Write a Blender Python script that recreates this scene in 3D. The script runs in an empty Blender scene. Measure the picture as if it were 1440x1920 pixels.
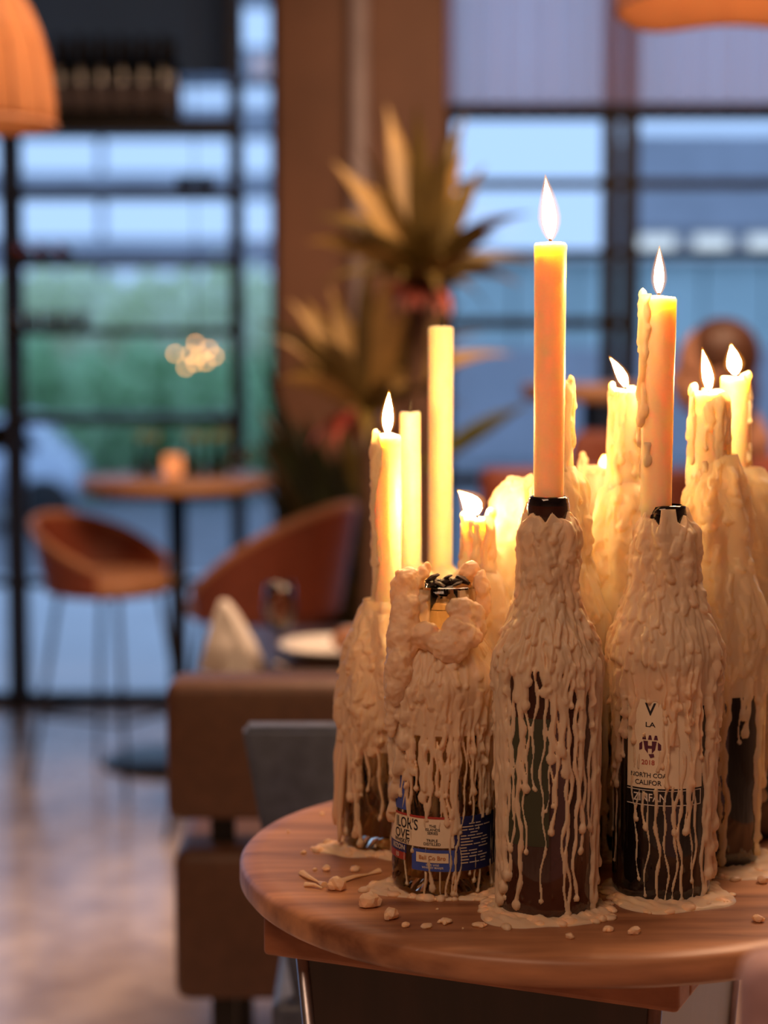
import bpy, bmesh, math, random
import numpy as np
from mathutils import Vector, Matrix

PI = math.pi
scene = bpy.context.scene
col = scene.collection

# ------------------------------------------------------------------ camera
F = 3600.0                      # focal length in pixels of the 1440x1920 frame
PITCH = math.radians(5.3)
CAM = Vector((0.0, 0.0, 1.40))
cd = bpy.data.cameras.new('camera')
cam = bpy.data.objects.new('camera', cd)
col.objects.link(cam)
cam.location = CAM
cam.rotation_euler = (PI / 2 - PITCH, 0, 0)
cd.sensor_fit = 'VERTICAL'
cd.sensor_height = 36.0
cd.lens = F / 1920 * 36.0
cd.clip_start = 0.02
cd.clip_end = 300
cd.dof.use_dof = True
cd.dof.focus_distance = 1.435
cd.dof.aperture_fstop = 3.5
scene.camera = cam
scene.view_settings.view_transform = 'Standard'
scene.view_settings.look = 'None'
scene.view_settings.gamma = 1
scene.view_settings.use_curve_mapping = False
scene.view_settings.exposure = 0.0

# ------------------------------------------------------------------ world: blue overcast dusk
w = bpy.data.worlds.new('dusk_sky')
scene.world = w
w.use_nodes = True
bg = w.node_tree.nodes['Background']
bg.inputs[0].default_value = (0.40, 0.60, 0.95, 1)
bg.inputs[1].default_value = 1.35


def area_light(name, loc, size, watts, color, rot=(0, 0, 0)):
    l = bpy.data.lights.new(name, 'AREA')
    l.shape = 'RECTANGLE'
    l.size, l.size_y = size
    l.energy = watts
    l.color = color
    o = bpy.data.objects.new(name, l)
    col.objects.link(o)
    o.location = loc
    o.rotation_euler = rot
    return o


# added warm fill for the dining room: area lights without lamp fixtures
area_light('ceiling_fill_front', (-0.9, -0.4, 3.42), (1.6, 1.2), 46, (1.0, 0.60, 0.38))
area_light('ceiling_fill_middle', (0.9, 3.4, 3.42), (2.2, 1.6), 165, (1.0, 0.60, 0.36))


# ------------------------------------------------------------------ pixel helpers
def ray(px, py):
    u, v = (px - 720) / F, (960 - py) / F
    return Vector((u, math.cos(PITCH) + v * math.sin(PITCH), -math.sin(PITCH) + v * math.cos(PITCH)))


def at(px, py, Y):
    d = ray(px, py)
    return CAM + d * (Y / d.y)


def ground(px, py, z=0.0):
    d = ray(px, py)
    return CAM + d * ((z - CAM.z) / d.z)


def zrow(py, Y):
    return at(720, py, Y).z


# ------------------------------------------------------------------ materials
def new_mat(name):
    m = bpy.data.materials.new(name)
    m.use_nodes = True
    nt = m.node_tree
    return m, nt, nt.nodes['Principled BSDF']


def setp(b, **kw):
    names = {'color': 'Base Color', 'rough': 'Roughness', 'metal': 'Metallic', 'spec': 'Specular IOR Level',
             'coat': 'Coat Weight', 'coat_rough': 'Coat Roughness', 'trans': 'Transmission Weight', 'ior': 'IOR',
             'sss': 'Subsurface Weight', 'sss_scale': 'Subsurface Scale', 'sheen': 'Sheen Weight'}
    for k, v in kw.items():
        s = b.inputs[names[k]]
        s.default_value = (*v, 1) if k == 'color' else v


def mat(name, color, rough=0.5, var=0.12, scale=20.0, bump=0.0, stretch=(1, 1, 1), color2=None, **kw):
    """principled with a noise that moves between two colours, optional bump"""
    m, nt, b = new_mat(name)
    setp(b, color=color, rough=rough, **kw)
    N, L = nt.nodes, nt.links
    tc = N.new('ShaderNodeTexCoord')
    mp = N.new('ShaderNodeMapping')
    mp.inputs['Scale'].default_value = stretch
    nz = N.new('ShaderNodeTexNoise')
    nz.inputs['Scale'].default_value = scale
    nz.inputs['Detail'].default_value = 4
    L.new(tc.outputs['Object'], mp.inputs[0])
    L.new(mp.outputs[0], nz.inputs['Vector'])
    if color2 is None:
        c1 = tuple(c * (1 - var) for c in color)
        c2 = tuple(min(1, c * (1 + var)) for c in color)
    else:
        c1, c2 = color, color2
    r = N.new('ShaderNodeValToRGB')
    r.color_ramp.elements[0].position = 0.35
    r.color_ramp.elements[1].position = 0.65
    r.color_ramp.elements[0].color = (*c1, 1)
    r.color_ramp.elements[1].color = (*c2, 1)
    L.new(nz.outputs['Fac'], r.inputs[0])
    L.new(r.outputs[0], b.inputs['Base Color'])
    if bump:
        bp = N.new('ShaderNodeBump')
        bp.inputs['Strength'].default_value = bump
        bp.inputs['Distance'].default_value = 0.002
        L.new(nz.outputs['Fac'], bp.inputs['Height'])
        L.new(bp.outputs[0], b.inputs['Normal'])
    return m


def wood(name, c1, c2, rough=0.45, scale=6.0, axis='X', bump=0.15, dist=6.0):
    m, nt, b = new_mat(name)
    setp(b, rough=rough)
    N, L = nt.nodes, nt.links
    tc = N.new('ShaderNodeTexCoord')
    mp = N.new('ShaderNodeMapping')
    s = {'X': (0.12, 1, 1), 'Y': (1, 0.12, 1), 'Z': (1, 1, 0.12)}[axis]
    mp.inputs['Scale'].default_value = s
    L.new(tc.outputs['Object'], mp.inputs[0])
    big = N.new('ShaderNodeTexNoise')
    big.inputs['Scale'].default_value = scale
    big.inputs['Detail'].default_value = 6
    big.inputs['Distortion'].default_value = 1.2
    L.new(mp.outputs[0], big.inputs['Vector'])
    fine = N.new('ShaderNodeTexNoise')
    fine.inputs['Scale'].default_value = scale * dist
    fine.inputs['Detail'].default_value = 5
    L.new(mp.outputs[0], fine.inputs['Vector'])
    mx = N.new('ShaderNodeMath')
    mx.operation = 'MULTIPLY_ADD'
    mx.inputs[1].default_value = 0.4
    L.new(fine.outputs['Fac'], mx.inputs[0])
    sc_ = N.new('ShaderNodeMath')
    sc_.operation = 'MULTIPLY'
    sc_.inputs[1].default_value = 0.6
    L.new(big.outputs['Fac'], sc_.inputs[0])
    L.new(sc_.outputs[0], mx.inputs[2])
    r = N.new('ShaderNodeValToRGB')
    r.color_ramp.elements[0].position = 0.36
    r.color_ramp.elements[1].position = 0.62
    r.color_ramp.elements[0].color = (*c1, 1)
    r.color_ramp.elements[1].color = (*c2, 1)
    L.new(mx.outputs[0], r.inputs[0])
    L.new(r.outputs[0], b.inputs['Base Color'])
    bp = N.new('ShaderNodeBump')
    bp.inputs['Strength'].default_value = bump
    bp.inputs['Distance'].default_value = 0.001
    L.new(fine.outputs['Fac'], bp.inputs['Height'])
    L.new(bp.outputs[0], b.inputs['Normal'])
    return m


def thin_glass(name, tint=(1, 1, 1), ior=1.45, gloss=(1, 1, 1), rough=0.02):
    """see-through glass: tinted transparency under a fresnel reflection"""
    m = bpy.data.materials.new(name)
    m.use_nodes = True
    nt = m.node_tree
    nt.nodes.clear()
    N, L = nt.nodes, nt.links
    o = N.new('ShaderNodeOutputMaterial')
    mx = N.new('ShaderNodeMixShader')
    tr = N.new('ShaderNodeBsdfTransparent')
    gl = N.new('ShaderNodeBsdfGlossy')
    fr = N.new('ShaderNodeFresnel')
    tr.inputs[0].default_value = (*tint, 1)
    gl.inputs[0].default_value = (*gloss, 1)
    gl.inputs['Roughness'].default_value = rough
    fr.inputs['IOR'].default_value = ior
    L.new(fr.outputs[0], mx.inputs[0])
    L.new(tr.outputs[0], mx.inputs[1])
    L.new(gl.outputs[0], mx.inputs[2])
    L.new(mx.outputs[0], o.inputs[0])
    return m


def emit(name, color, strength):
    m = bpy.data.materials.new(name)
    m.use_nodes = True
    nt = m.node_tree
    nt.nodes.clear()
    o = nt.nodes.new('ShaderNodeOutputMaterial')
    e = nt.nodes.new('ShaderNodeEmission')
    e.inputs[0].default_value = (*color, 1)
    e.inputs[1].default_value = strength
    nt.links.new(e.outputs[0], o.inputs[0])
    return m


def flame_mat(name, strength):
    """bluish foot, white-hot middle, orange tip (generated Z runs foot to tip)"""
    m = bpy.data.materials.new(name)
    m.use_nodes = True
    nt = m.node_tree
    nt.nodes.clear()
    N, L = nt.nodes, nt.links
    o = N.new('ShaderNodeOutputMaterial')
    e = N.new('ShaderNodeEmission')
    tc = N.new('ShaderNodeTexCoord')
    sp = N.new('ShaderNodeSeparateXYZ')
    L.new(tc.outputs['Generated'], sp.inputs[0])
    r = N.new('ShaderNodeValToRGB')
    el = r.color_ramp.elements
    el[0].position, el[0].color = 0.0, (0.10, 0.07, 0.12, 1)
    el[1].position, el[1].color = 1.0, (0.055, 0.018, 0.003, 1)
    for p, c in ((0.10, (0.35, 0.20, 0.10, 1)), (0.22, (1.0, 0.62, 0.25, 1)), (0.62, (1.0, 0.61, 0.24, 1)),
                 (0.86, (0.35, 0.16, 0.04, 1))):
        x = el.new(p)
        x.color = c
    L.new(sp.outputs['Z'], r.inputs[0])
    L.new(r.outputs[0], e.inputs[0])
    e.inputs[1].default_value = strength
    L.new(e.outputs[0], o.inputs[0])
    return m


def wax_mat(name, color, sss, radius, scale, method, rough=0.42, bump=0.25, trans=0.0):
    m, nt, b = new_mat(name)
    setp(b, color=color, rough=rough, sss=sss, sss_scale=scale, spec=0.4)
    b.subsurface_method = method
    b.inputs['Subsurface Radius'].default_value = radius
    N, L = nt.nodes, nt.links
    tc = N.new('ShaderNodeTexCoord')
    nz = N.new('ShaderNodeTexNoise')
    nz.inputs['Scale'].default_value = 140
    nz.inputs['Detail'].default_value = 2
    L.new(tc.outputs['Object'], nz.inputs['Vector'])
    bp = N.new('ShaderNodeBump')
    bp.inputs['Strength'].default_value = bump
    bp.inputs['Distance'].default_value = 0.001
    L.new(nz.outputs['Fac'], bp.inputs['Height'])
    L.new(bp.outputs[0], b.inputs['Normal'])
    if trans:
        t = N.new('ShaderNodeBsdfTranslucent')
        t.inputs[0].default_value = (0.95, 0.66, 0.32, 1)
        mx = N.new('ShaderNodeMixShader')
        mx.inputs[0].default_value = trans
        L.new(b.outputs[0], mx.inputs[1])
        L.new(t.outputs[0], mx.inputs[2])
        L.new(mx.outputs[0], N['Material Output'].inputs[0])
    return m


def halo_mat(name, color, strength):
    m = bpy.data.materials.new(name)
    m.use_nodes = True
    nt = m.node_tree
    nt.nodes.clear()
    N, L = nt.nodes, nt.links
    o = N.new('ShaderNodeOutputMaterial')
    a = N.new('ShaderNodeAddShader')
    t = N.new('ShaderNodeBsdfTransparent')
    e = N.new('ShaderNodeEmission')
    t.inputs[0].default_value = (1.0, 0.97, 0.93, 1)
    e.inputs[0].default_value = (*color, 1)
    e.inputs[1].default_value = strength
    L.new(t.outputs[0], a.inputs[0])
    L.new(e.outputs[0], a.inputs[1])
    L.new(a.outputs[0], o.inputs[0])
    return m


M = {}
M['halo'] = halo_mat('flame_halo', (1.0, 0.34, 0.04), 0.11)
M['wax'] = wax_mat('dripped_wax', (0.90, 0.72, 0.52), 0.75, (1.0, 0.5, 0.2), 0.005, 'BURLEY', trans=0.33)
M['wax_glow'] = wax_mat('backlit_wax', (0.93, 0.77, 0.53), 1.0, (1.0, 0.60, 0.26), 0.020, 'BURLEY', trans=0.35)
M['candle'] = wax_mat('candle_wax', (0.92, 0.72, 0.47), 1.0, (1.0, 0.55, 0.21), 0.034, 'RANDOM_WALK', 0.4, 0.03)
M['wick'] = mat('burnt_wick', (0.02, 0.015, 0.012), 0.9)
M['char'] = mat('charred_wax', (0.035, 0.018, 0.012), 0.8, 0.4, 200, 0.5)
M['flame'] = flame_mat('flame', 680)
M['dark_glass'] = mat('dark_wine_glass', (0.045, 0.014, 0.009), 0.06, 0.3, 15, coat=0.5, ior=1.5)
M['dark_glass2'] = mat('black_wine_glass', (0.010, 0.007, 0.008), 0.06, 0.3, 15, coat=0.5, ior=1.5)
M['clear_glass'] = thin_glass('clear_glass', (0.93, 0.89, 0.82), 1.45)
M['amber_glass'] = thin_glass('brown_tint_glass', (0.90, 0.80, 0.66), 1.45)
M['board_wood'] = wood('walnut_slab', (0.17, 0.062, 0.030), (0.54, 0.26, 0.13), 0.42, 9.0, 'X', 0.18)
M['frame_wood'] = wood('reddish_frame_wood', (0.22, 0.075, 0.035), (0.44, 0.18, 0.085), 0.5, 12, 'X', 0.25)
M['stand_wood'] = wood('dark_lacquered_wood', (0.012, 0.004, 0.003), (0.035, 0.012, 0.008), 0.32, 9, 'Z', 0.1)
M['black_metal'] = mat('black_metal', (0.012, 0.012, 0.014), 0.4, 0.1, 30, metal=0.3)
M['steel'] = mat('brushed_edge_steel', (0.42, 0.42, 0.46), 0.35, 0.1, 60, metal=0.9)
M['brown_leather'] = mat('brown_leather', (0.10, 0.046, 0.028), 0.5, 0.12, 60, 0.15)
M['red_leather'] = mat('rust_leather', (0.25, 0.06, 0.03), 0.45, 0.12, 40, 0.12)
M['tan_edge'] = mat('tan_edge', (0.52, 0.25, 0.13), 0.5, 0.1, 30)
M['slate'] = mat('slate_upholstery', (0.07, 0.09, 0.15), 0.45, 0.15, 60, 0.15)
M['lilac'] = mat('mauve_fabric', (0.33, 0.20, 0.22), 0.8, 0.1, 120, 0.2)
M['white_cloth'] = mat('white_linen', (0.75, 0.72, 0.68), 0.85, 0.05, 80, 0.2)
M['porcelain'] = mat('porcelain', (0.82, 0.80, 0.76), 0.2, 0.03, 10)
M['bread'] = mat('bread_crust', (0.34, 0.15, 0.07), 0.7, 0.25, 40, 0.4)
M['table_wood'] = wood('oak_tabletop', (0.42, 0.20, 0.09), (0.60, 0.32, 0.16), 0.35, 5, 'X', 0.08)
M['column'] = mat('brown_plaster', (0.19, 0.095, 0.058), 0.6, 0.18, 2.2, 0.05)
M['pipe'] = mat('grey_pipe', (0.42, 0.36, 0.38), 0.45, 0.08, 12)
M['leaf'] = mat('olive_leaf', (0.14, 0.10, 0.024), 0.45, 0.3, 9)
M['leaf_lit'] = mat('warm_lit_leaf', (0.37, 0.24, 0.075), 0.45, 0.25, 9)  # olive leaf with the warm light mixed into its colour
M['leaf_lime'] = mat('lime_leaf', (0.42, 0.46, 0.05), 0.45, 0.2, 9)
M['leaf_dark'] = mat('dark_leaf', (0.025, 0.035, 0.012), 0.4, 0.3, 9)
M['leaf_red'] = mat('red_bract', (0.42, 0.10, 0.07), 0.45, 0.25, 9)
M['trunk'] = mat('cane_trunk', (0.11, 0.055, 0.03), 0.8, 0.3, 40, 0.4, (1, 1, 3))
M['pot'] = mat('dark_planter', (0.03, 0.022, 0.018), 0.6, 0.2, 20, 0.1)
M['soil'] = mat('potting_soil', (0.025, 0.016, 0.01), 0.95, 0.4, 90, 0.5)
M['pane'] = thin_glass('window_glass', (0.96, 0.98, 1.0), 1.25)
M['curtain'] = None
M['shade'] = None
M['bulb'] = emit('warm_bulb', (1.0, 0.66, 0.36), 26)
M['reflection_glow'] = emit('candle_reflection_glow', (1.0, 0.40, 0.10), 15)  # glow imitating candle flames reflected in the window glass
M['label_cream'] = mat('cream_paper', (0.80, 0.68, 0.50), 0.6, 0.03, 60)
M['label_navy'] = mat('navy_paper', (0.018, 0.025, 0.13), 0.5, 0.08, 60)
M['label_blue'] = mat('blue_paper', (0.045, 0.09, 0.42), 0.5, 0.08, 60)
M['label_red'] = mat('red_paper', (0.38, 0.04, 0.03), 0.5, 0.08, 60)
M['label_green'] = mat('olive_paper', (0.040, 0.045, 0.022), 0.6, 0.08, 60)
M['label_black'] = mat('black_paper', (0.008, 0.007, 0.008), 0.5, 0.08, 60)
M['ink'] = mat('black_ink', (0.015, 0.014, 0.02), 0.6)
M['ink_white'] = mat('white_ink', (0.75, 0.70, 0.62), 0.6)
M['ink_red'] = mat('red_ink', (0.42, 0.06, 0.04), 0.6)
M['ink_orange'] = mat('orange_ink', (0.50, 0.20, 0.07), 0.6)
M['ink_purple'] = mat('plum_ink', (0.10, 0.02, 0.05), 0.6)
M['skin'] = mat('skin', (0.46, 0.24, 0.155), 0.5, 0.06, 12)
M['hair'] = mat('brown_hair', (0.075, 0.028, 0.014), 0.5, 0.3, 60, 0.3, (1, 1, 0.1))
M['top'] = mat('rust_sweater', (0.20, 0.05, 0.032), 0.85, 0.12, 90, 0.2)
M['trousers'] = mat('dark_trousers', (0.03, 0.03, 0.04), 0.8)


def translucent_mat(name, color, tcolor, mixf, alpha=0.0, stripes=0.0):
    m = bpy.data.materials.new(name)
    m.use_nodes = True
    nt = m.node_tree
    nt.nodes.clear()
    N, L = nt.nodes, nt.links
    o = N.new('ShaderNodeOutputMaterial')
    d = N.new('ShaderNodeBsdfDiffuse')
    t = N.new('ShaderNodeBsdfTranslucent')
    tr = N.new('ShaderNodeBsdfTransparent')
    m1 = N.new('ShaderNodeMixShader')
    m2 = N.new('ShaderNodeMixShader')
    d.inputs[0].default_value = (*color, 1)
    t.inputs[0].default_value = (*tcolor, 1)
    m1.inputs[0].default_value = mixf
    m2.inputs[0].default_value = alpha
    L.new(d.outputs[0], m1.inputs[1])
    L.new(t.outputs[0], m1.inputs[2])
    L.new(m1.outputs[0], m2.inputs[1])
    L.new(tr.outputs[0], m2.inputs[2])
    L.new(m2.outputs[0], o.inputs[0])
    return m


M['curtain'] = translucent_mat('sheer_curtain', (0.66, 0.54, 0.62), (0.97, 0.84, 0.92), 0.72, 0.22)
M['shade'] = translucent_mat('veneer_shade', (0.62, 0.34, 0.18), (0.80, 0.48, 0.26), 0.5)


# ------------------------------------------------------------------ mesh helpers
def link(o, parent=None):
    col.objects.link(o)
    if parent is not None:
        o.parent = parent
    return o


def mesh_obj(name, verts, faces, material, parent=None, smooth=True):
    me = bpy.data.meshes.new(name)
    me.from_pydata([tuple(v) for v in verts], [], faces)
    if smooth:
        me.polygons.foreach_set('use_smooth', [True] * len(me.polygons))
    me.materials.append(material)
    me.update()
    return link(bpy.data.objects.new(name, me), parent)


def bm_obj(name, bm, material, parent=None, smooth=False):
    bmesh.ops.recalc_face_normals(bm, faces=bm.faces)
    me = bpy.data.meshes.new(name)
    bm.to_mesh(me)
    bm.free()
    if smooth:
        me.polygons.foreach_set('use_smooth', [True] * len(me.polygons))
    if material:
        me.materials.append(material)
    return link(bpy.data.objects.new(name, me), parent)


def add_box(bm, c, s, rz=0.0, bev=0.0, rx=0.0, ry=0.0):
    t = bmesh.new()
    bmesh.ops.create_cube(t, size=1)
    bmesh.ops.scale(t, vec=s, verts=t.verts)
    if bev > 0:
        bmesh.ops.bevel(t, geom=t.edges[:], offset=bev, segments=3, affect='EDGES', profile=0.5)
    mtx = Matrix.Translation(c) @ Matrix.Rotation(rz, 4, 'Z') @ Matrix.Rotation(ry, 4, 'Y') @ Matrix.Rotation(rx, 4, 'X')
    bmesh.ops.transform(t, matrix=mtx, verts=t.verts)
    me = bpy.data.meshes.new('tmp')
    t.to_mesh(me)
    t.free()
    bm.from_mesh(me)
    bpy.data.meshes.remove(me)


def box(name, c, s, material, parent=None, rz=0.0, bev=0.0, rx=0.0, ry=0.0):
    bm = bmesh.new()
    add_box(bm, c, s, rz, bev, rx, ry)
    return bm_obj(name, bm, material, parent, smooth=bev > 0.01)


def add_tube(bm, pts, radii, seg=10, cap=True):
    pts = [Vector(p) for p in pts]
    if not hasattr(radii, '__len__'):
        radii = [radii] * len(pts)
    rings = []
    for i, p in enumerate(pts):
        d = (pts[min(i + 1, len(pts) - 1)] - pts[max(i - 1, 0)]).normalized()
        a = d.cross(Vector((0, 0, 1)) if abs(d.z) < 0.95 else Vector((0, 1, 0))).normalized()
        b = d.cross(a).normalized()
        rings.append([bm.verts.new(p + (a * math.cos(2 * PI * k / seg) + b * math.sin(2 * PI * k / seg)) * radii[i])
                      for k in range(seg)])
    for i in range(len(rings) - 1):
        for k in range(seg):
            bm.faces.new((rings[i][k], rings[i][(k + 1) % seg], rings[i + 1][(k + 1) % seg], rings[i + 1][k]))
    if cap:
        bm.faces.new(rings[0][::-1])
        bm.faces.new(rings[-1])


def tube(name, pts, radii, material, parent=None, seg=10):
    bm = bmesh.new()
    add_tube(bm, pts, radii, seg)
    return bm_obj(name, bm, material, parent, smooth=True)


def add_lathe(bm, prof, seg=48, c=(0, 0, 0), closed=False):
    """prof: list of (r, z); r=0 closes at the axis"""
    rings = []
    for r, z in prof:
        if r <= 1e-6:
            rings.append([bm.verts.new((c[0], c[1], c[2] + z))])
        else:
            rings.append([bm.verts.new((c[0] + r * math.cos(2 * PI * k / seg), c[1] + r * math.sin(2 * PI * k / seg), c[2] + z))
                          for k in range(seg)])
    pairs = list(zip(rings[:-1], rings[1:]))
    if closed:
        pairs.append((rings[-1], rings[0]))
    for a, b in pairs:
        for k in range(seg):
            k2 = (k + 1) % seg
            if len(a) == 1 and len(b) == 1:
                continue
            if len(a) == 1:
                bm.faces.new((a[0], b[k2], b[k]))
            elif len(b) == 1:
                bm.faces.new((a[k], a[k2], b[0]))
            else:
                bm.faces.new((a[k], a[k2], b[k2], b[k]))


def lathe(name, prof, material, parent=None, seg=48, c=(0, 0, 0), closed=False):
    bm = bmesh.new()
    add_lathe(bm, prof, seg, c, closed)
    return bm_obj(name, bm, material, parent, smooth=True)


def add_blob(bm, c, s, sub=2, jit=0.0, rng=None, rot=None):
    t = bmesh.new()
    bmesh.ops.create_icosphere(t, subdivisions=sub, radius=1)
    if jit:
        for v in t.verts:
            v.co *= 1 + rng.uniform(-jit, jit)
    mtx = Matrix.Translation(c) @ (rot if rot else Matrix.Identity(4)) @ Matrix.Diagonal((*s, 1))
    bmesh.ops.transform(t, matrix=mtx, verts=t.verts)
    me = bpy.data.meshes.new('tmp')
    t.to_mesh(me)
    t.free()
    bm.from_mesh(me)
    bpy.data.meshes.remove(me)


def tag(o, label=None, cat=None, group=None, kind=None):
    if label:
        o['label'] = label
    if cat:
        o['category'] = cat
    if group:
        o['group'] = group
    if kind:
        o['kind'] = kind
    return o


def thing(name, label, cat, loc=(0, 0, 0), rz=0.0, group=None):
    o = bpy.data.objects.new(name, None)
    o.empty_display_size = 0.05
    link(o)
    o.location = loc
    o.rotation_euler = (0, 0, rz)
    return tag(o, label, cat, group)


def copy_tree(o, parent=None):
    c = o.copy()
    link(c, parent)
    for ch in list(o.children):
        copy_tree(ch, c)
    return c


def struct(o):
    o['kind'] = 'structure'
    return o


# ================================================================== THE SETTING
YW = 7.2                                   # window wall
ZC = 3.45                                  # ceiling
fl, nt, b = new_mat('polished_terrazzo')
setp(b, rough=0.20, spec=0.5)
N, L = nt.nodes, nt.links
tc = N.new('ShaderNodeTexCoord')
n1 = N.new('ShaderNodeTexNoise'); n1.inputs['Scale'].default_value = 2.6; n1.inputs['Detail'].default_value = 5
n2 = N.new('ShaderNodeTexNoise'); n2.inputs['Scale'].default_value = 9; n2.inputs['Detail'].default_value = 6
mxx = N.new('ShaderNodeMath'); mxx.operation = 'ADD'
L.new(tc.outputs['Object'], n1.inputs['Vector']); L.new(tc.outputs['Object'], n2.inputs['Vector'])
L.new(n1.outputs['Fac'], mxx.inputs[0]); L.new(n2.outputs['Fac'], mxx.inputs[1])
rr = N.new('ShaderNodeValToRGB')
rr.color_ramp.elements[0].position = 0.38; rr.color_ramp.elements[0].color = (0.36, 0.27, 0.23, 1)
rr.color_ramp.elements[1].position = 0.62; rr.color_ramp.elements[1].color = (0.70, 0.58, 0.50, 1)
hv = N.new('ShaderNodeMath'); hv.operation = 'MULTIPLY'; hv.inputs[1].default_value = 0.5
L.new(mxx.outputs[0], hv.inputs[0]); L.new(hv.outputs[0], rr.inputs[0]); L.new(rr.outputs[0], b.inputs['Base Color'])
M['floor'] = fl
M['wall'] = mat('warm_wall', (0.30, 0.20, 0.14), 0.8, 0.1, 2)
M['ceiling'] = mat('dark_ceiling', (0.16, 0.13, 0.11), 0.85, 0.1, 2)
struct(box('floor', (0, 2.1, -0.05), (9.2, 10.4, 0.10), M['floor']))
struct(box('ceiling', (0, 2.1, ZC + 0.05), (9.2, 10.4, 0.10), M['ceiling']))
struct(box('wall_left', (-4.55, 2.1, ZC / 2), (0.10, 10.4, ZC), M['wall']))
struct(box('wall_right', (4.55, 2.1, ZC / 2), (0.10, 10.4, ZC), M['wall']))
struct(box('wall_back', (0, -3.05, ZC / 2), (9.0, 0.10, ZC), M['wall']))

# column between the two windows, grey pipe in front of it
xl, xr = at(519, 300, 6.5).x, at(838, 300, 6.5).x
struct(box('column', ((xl + xr) / 2, 6.86, ZC / 2), (xr - xl, 0.72, ZC), M['column'], bev=0.012))
pp = at(673, 300, 6.40)
pipe = thing('wall_pipe', 'grey vertical pipe running up the brown column behind the plant', 'pipe', (pp.x, 6.455, 0))
tube('pipe', [(0, 0, 0), (0, 0, ZC)], 0.031, M['pipe'], pipe, 14)
for zz in (0.5, 1.9, 3.0):
    lathe('bracket', [(0.032, -0.015), (0.04, -0.015), (0.04, 0.015), (0.032, 0.015)], M['pipe'], pipe, 20, (0, 0, zz))


# left window: posts, rails, panes
def window(name, x0, x1, posts, rails, zb=0.0, zt=ZC, base_rail=0.10):
    w_ = struct(bpy.data.objects.new(name, None))
    link(w_)
    w_.location = ((x0 + x1) / 2, YW, 0)
    ox = (x0 + x1) / 2
    xs = sorted([x0] + [p[0] for p in posts] + [x1])
    for (x, wd) in posts:
        box('mullion', (x - ox, 0, (zb + zt) / 2), (wd, 0.07, zt - zb), M['black_metal'], w_)
    for (z, h, xa, xb) in rails:
        box('rail', ((xa + xb) / 2 - ox, 0.003, z), (xb - xa, 0.05, h), M['black_metal'], w_)
    for a, b_ in zip(xs[:-1], xs[1:]):
        if b_ - a > 0.04:
            box('pane', ((a + b_) / 2 - ox, 0.012, (zb + zt) / 2), (b_ - a, 0.006, zt - zb), M['pane'], w_)
    return w_


def wx(px, py=800):
    return at(px, py, YW).x


window('window_1', -4.5, xl, [(-3.2, 0.06), (wx(-420), 0.06), (wx(24), 0.055), (wx(447), 0.05), (xl - 0.02, 0.075)],
       [(zrow(1318, YW), 0.065, -4.5, xl), (zrow(1092, YW), 0.03, -4.5, wx(447)), (0.02, 0.05, -4.5, xl), (2.98, 0.06, -4.5, xl)])
RX1 = wx(1000)
window('window_2', xr, 4.5, [(xr + 0.02, 0.05), (wx(1139), 0.058), (wx(1176), 0.058), (1.9, 0.05), (2.9, 0.05), (3.7, 0.05)],
       [(zrow(209, YW), 0.062, xr, 4.5), (zrow(345, YW), 0.036, xr, 4.5), (zrow(475, YW), 0.028, xr, 4.5),
        (zrow(606, YW), 0.042, xr, wx(1176)), (zrow(900, YW), 0.05, xr, 4.5), (0.02, 0.05, xr, 4.5)])

# sheer pleated curtain over the upper part of the right window
cb = bmesh.new()
zt_, zb_ = 3.40, zrow(196, 7.06)
nx = 420
c0, c1 = xr + 0.01, 2.6
cur_v, cur_f = [], []
rg = np.random.RandomState(4)
ph = np.cumsum(rg.uniform(0.25, 0.75, nx))
for i in range(nx):
    x = c0 + (c1 - c0) * i / (nx - 1)
    y = 7.06 + 0.045 * math.sin(ph[i]) + 0.012 * math.sin(2.3 * ph[i])
    cur_v += [(x, y, zb_), (x, y, zt_)]
for i in range(nx - 1):
    cur_f.append((2 * i, 2 * i + 2, 2 * i + 3, 2 * i + 1))
cb.free()
cu = thing('sheer_curtain', 'pale mauve pleated sheer curtain across the top of the window', 'curtain', (0, 0, 0))
mesh_obj('fabric', cur_v, cur_f, M['curtain'], cu)
tube('curtain_rod', [(c0, 7.06, 3.41), (c1, 7.06, 3.41)], 0.012, M['black_metal'], cu)

# ------------------------------------------------------------------ outside
M['pave'] = mat('pale_paving', (0.50, 0.52, 0.54), 0.8, 0.06, 1.5)
M['asphalt'] = mat('asphalt', (0.16, 0.17, 0.19), 0.85, 0.15, 2)
M['bush'] = mat('hedge_leaves', (0.20, 0.40, 0.17), 0.7, 0.45, 2.2)
M['bush2'] = mat('pale_tree_leaves', (0.60, 0.78, 0.42), 0.7, 0.25, 1.2)
M['facade'] = mat('pale_facade', (0.84, 0.82, 0.80), 0.8, 0.04, 1)
M['facade_dark'] = mat('shaded_glazing', (0.16, 0.20, 0.26), 0.4, 0.1, 2)
M['facade_grey'] = mat('grey_cladding', (0.42, 0.43, 0.48), 0.8, 0.08, 1)
M['car'] = mat('silver_blue_paint', (0.55, 0.62, 0.72), 0.25, 0.03, 3, metal=0.3)
M['car_glass'] = mat('car_window', (0.02, 0.025, 0.035), 0.1)
M['tyre'] = mat('tyre', (0.015, 0.015, 0.015), 0.8)
gv = [(-30, YW + 0.05, -0.03), (30, YW + 0.05, -0.03), (30, 11.5, -0.05), (-30, 11.5, -0.05)]
struct(mesh_obj('terrace_ground', gv, [(0, 1, 2, 3)], M['pave'], None, False))
gv = [(-60, 11.5, -0.05), (60, 11.5, -0.05), (60, 20, -1.0), (-60, 20, -1.0), (60, 120, -1.0), (-60, 120, -1.0)]
struct(mesh_obj('street_ground', gv, [(0, 1, 2, 3), (3, 2, 4, 5)], M['asphalt'], None, False))
rng = random.Random(11)


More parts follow.
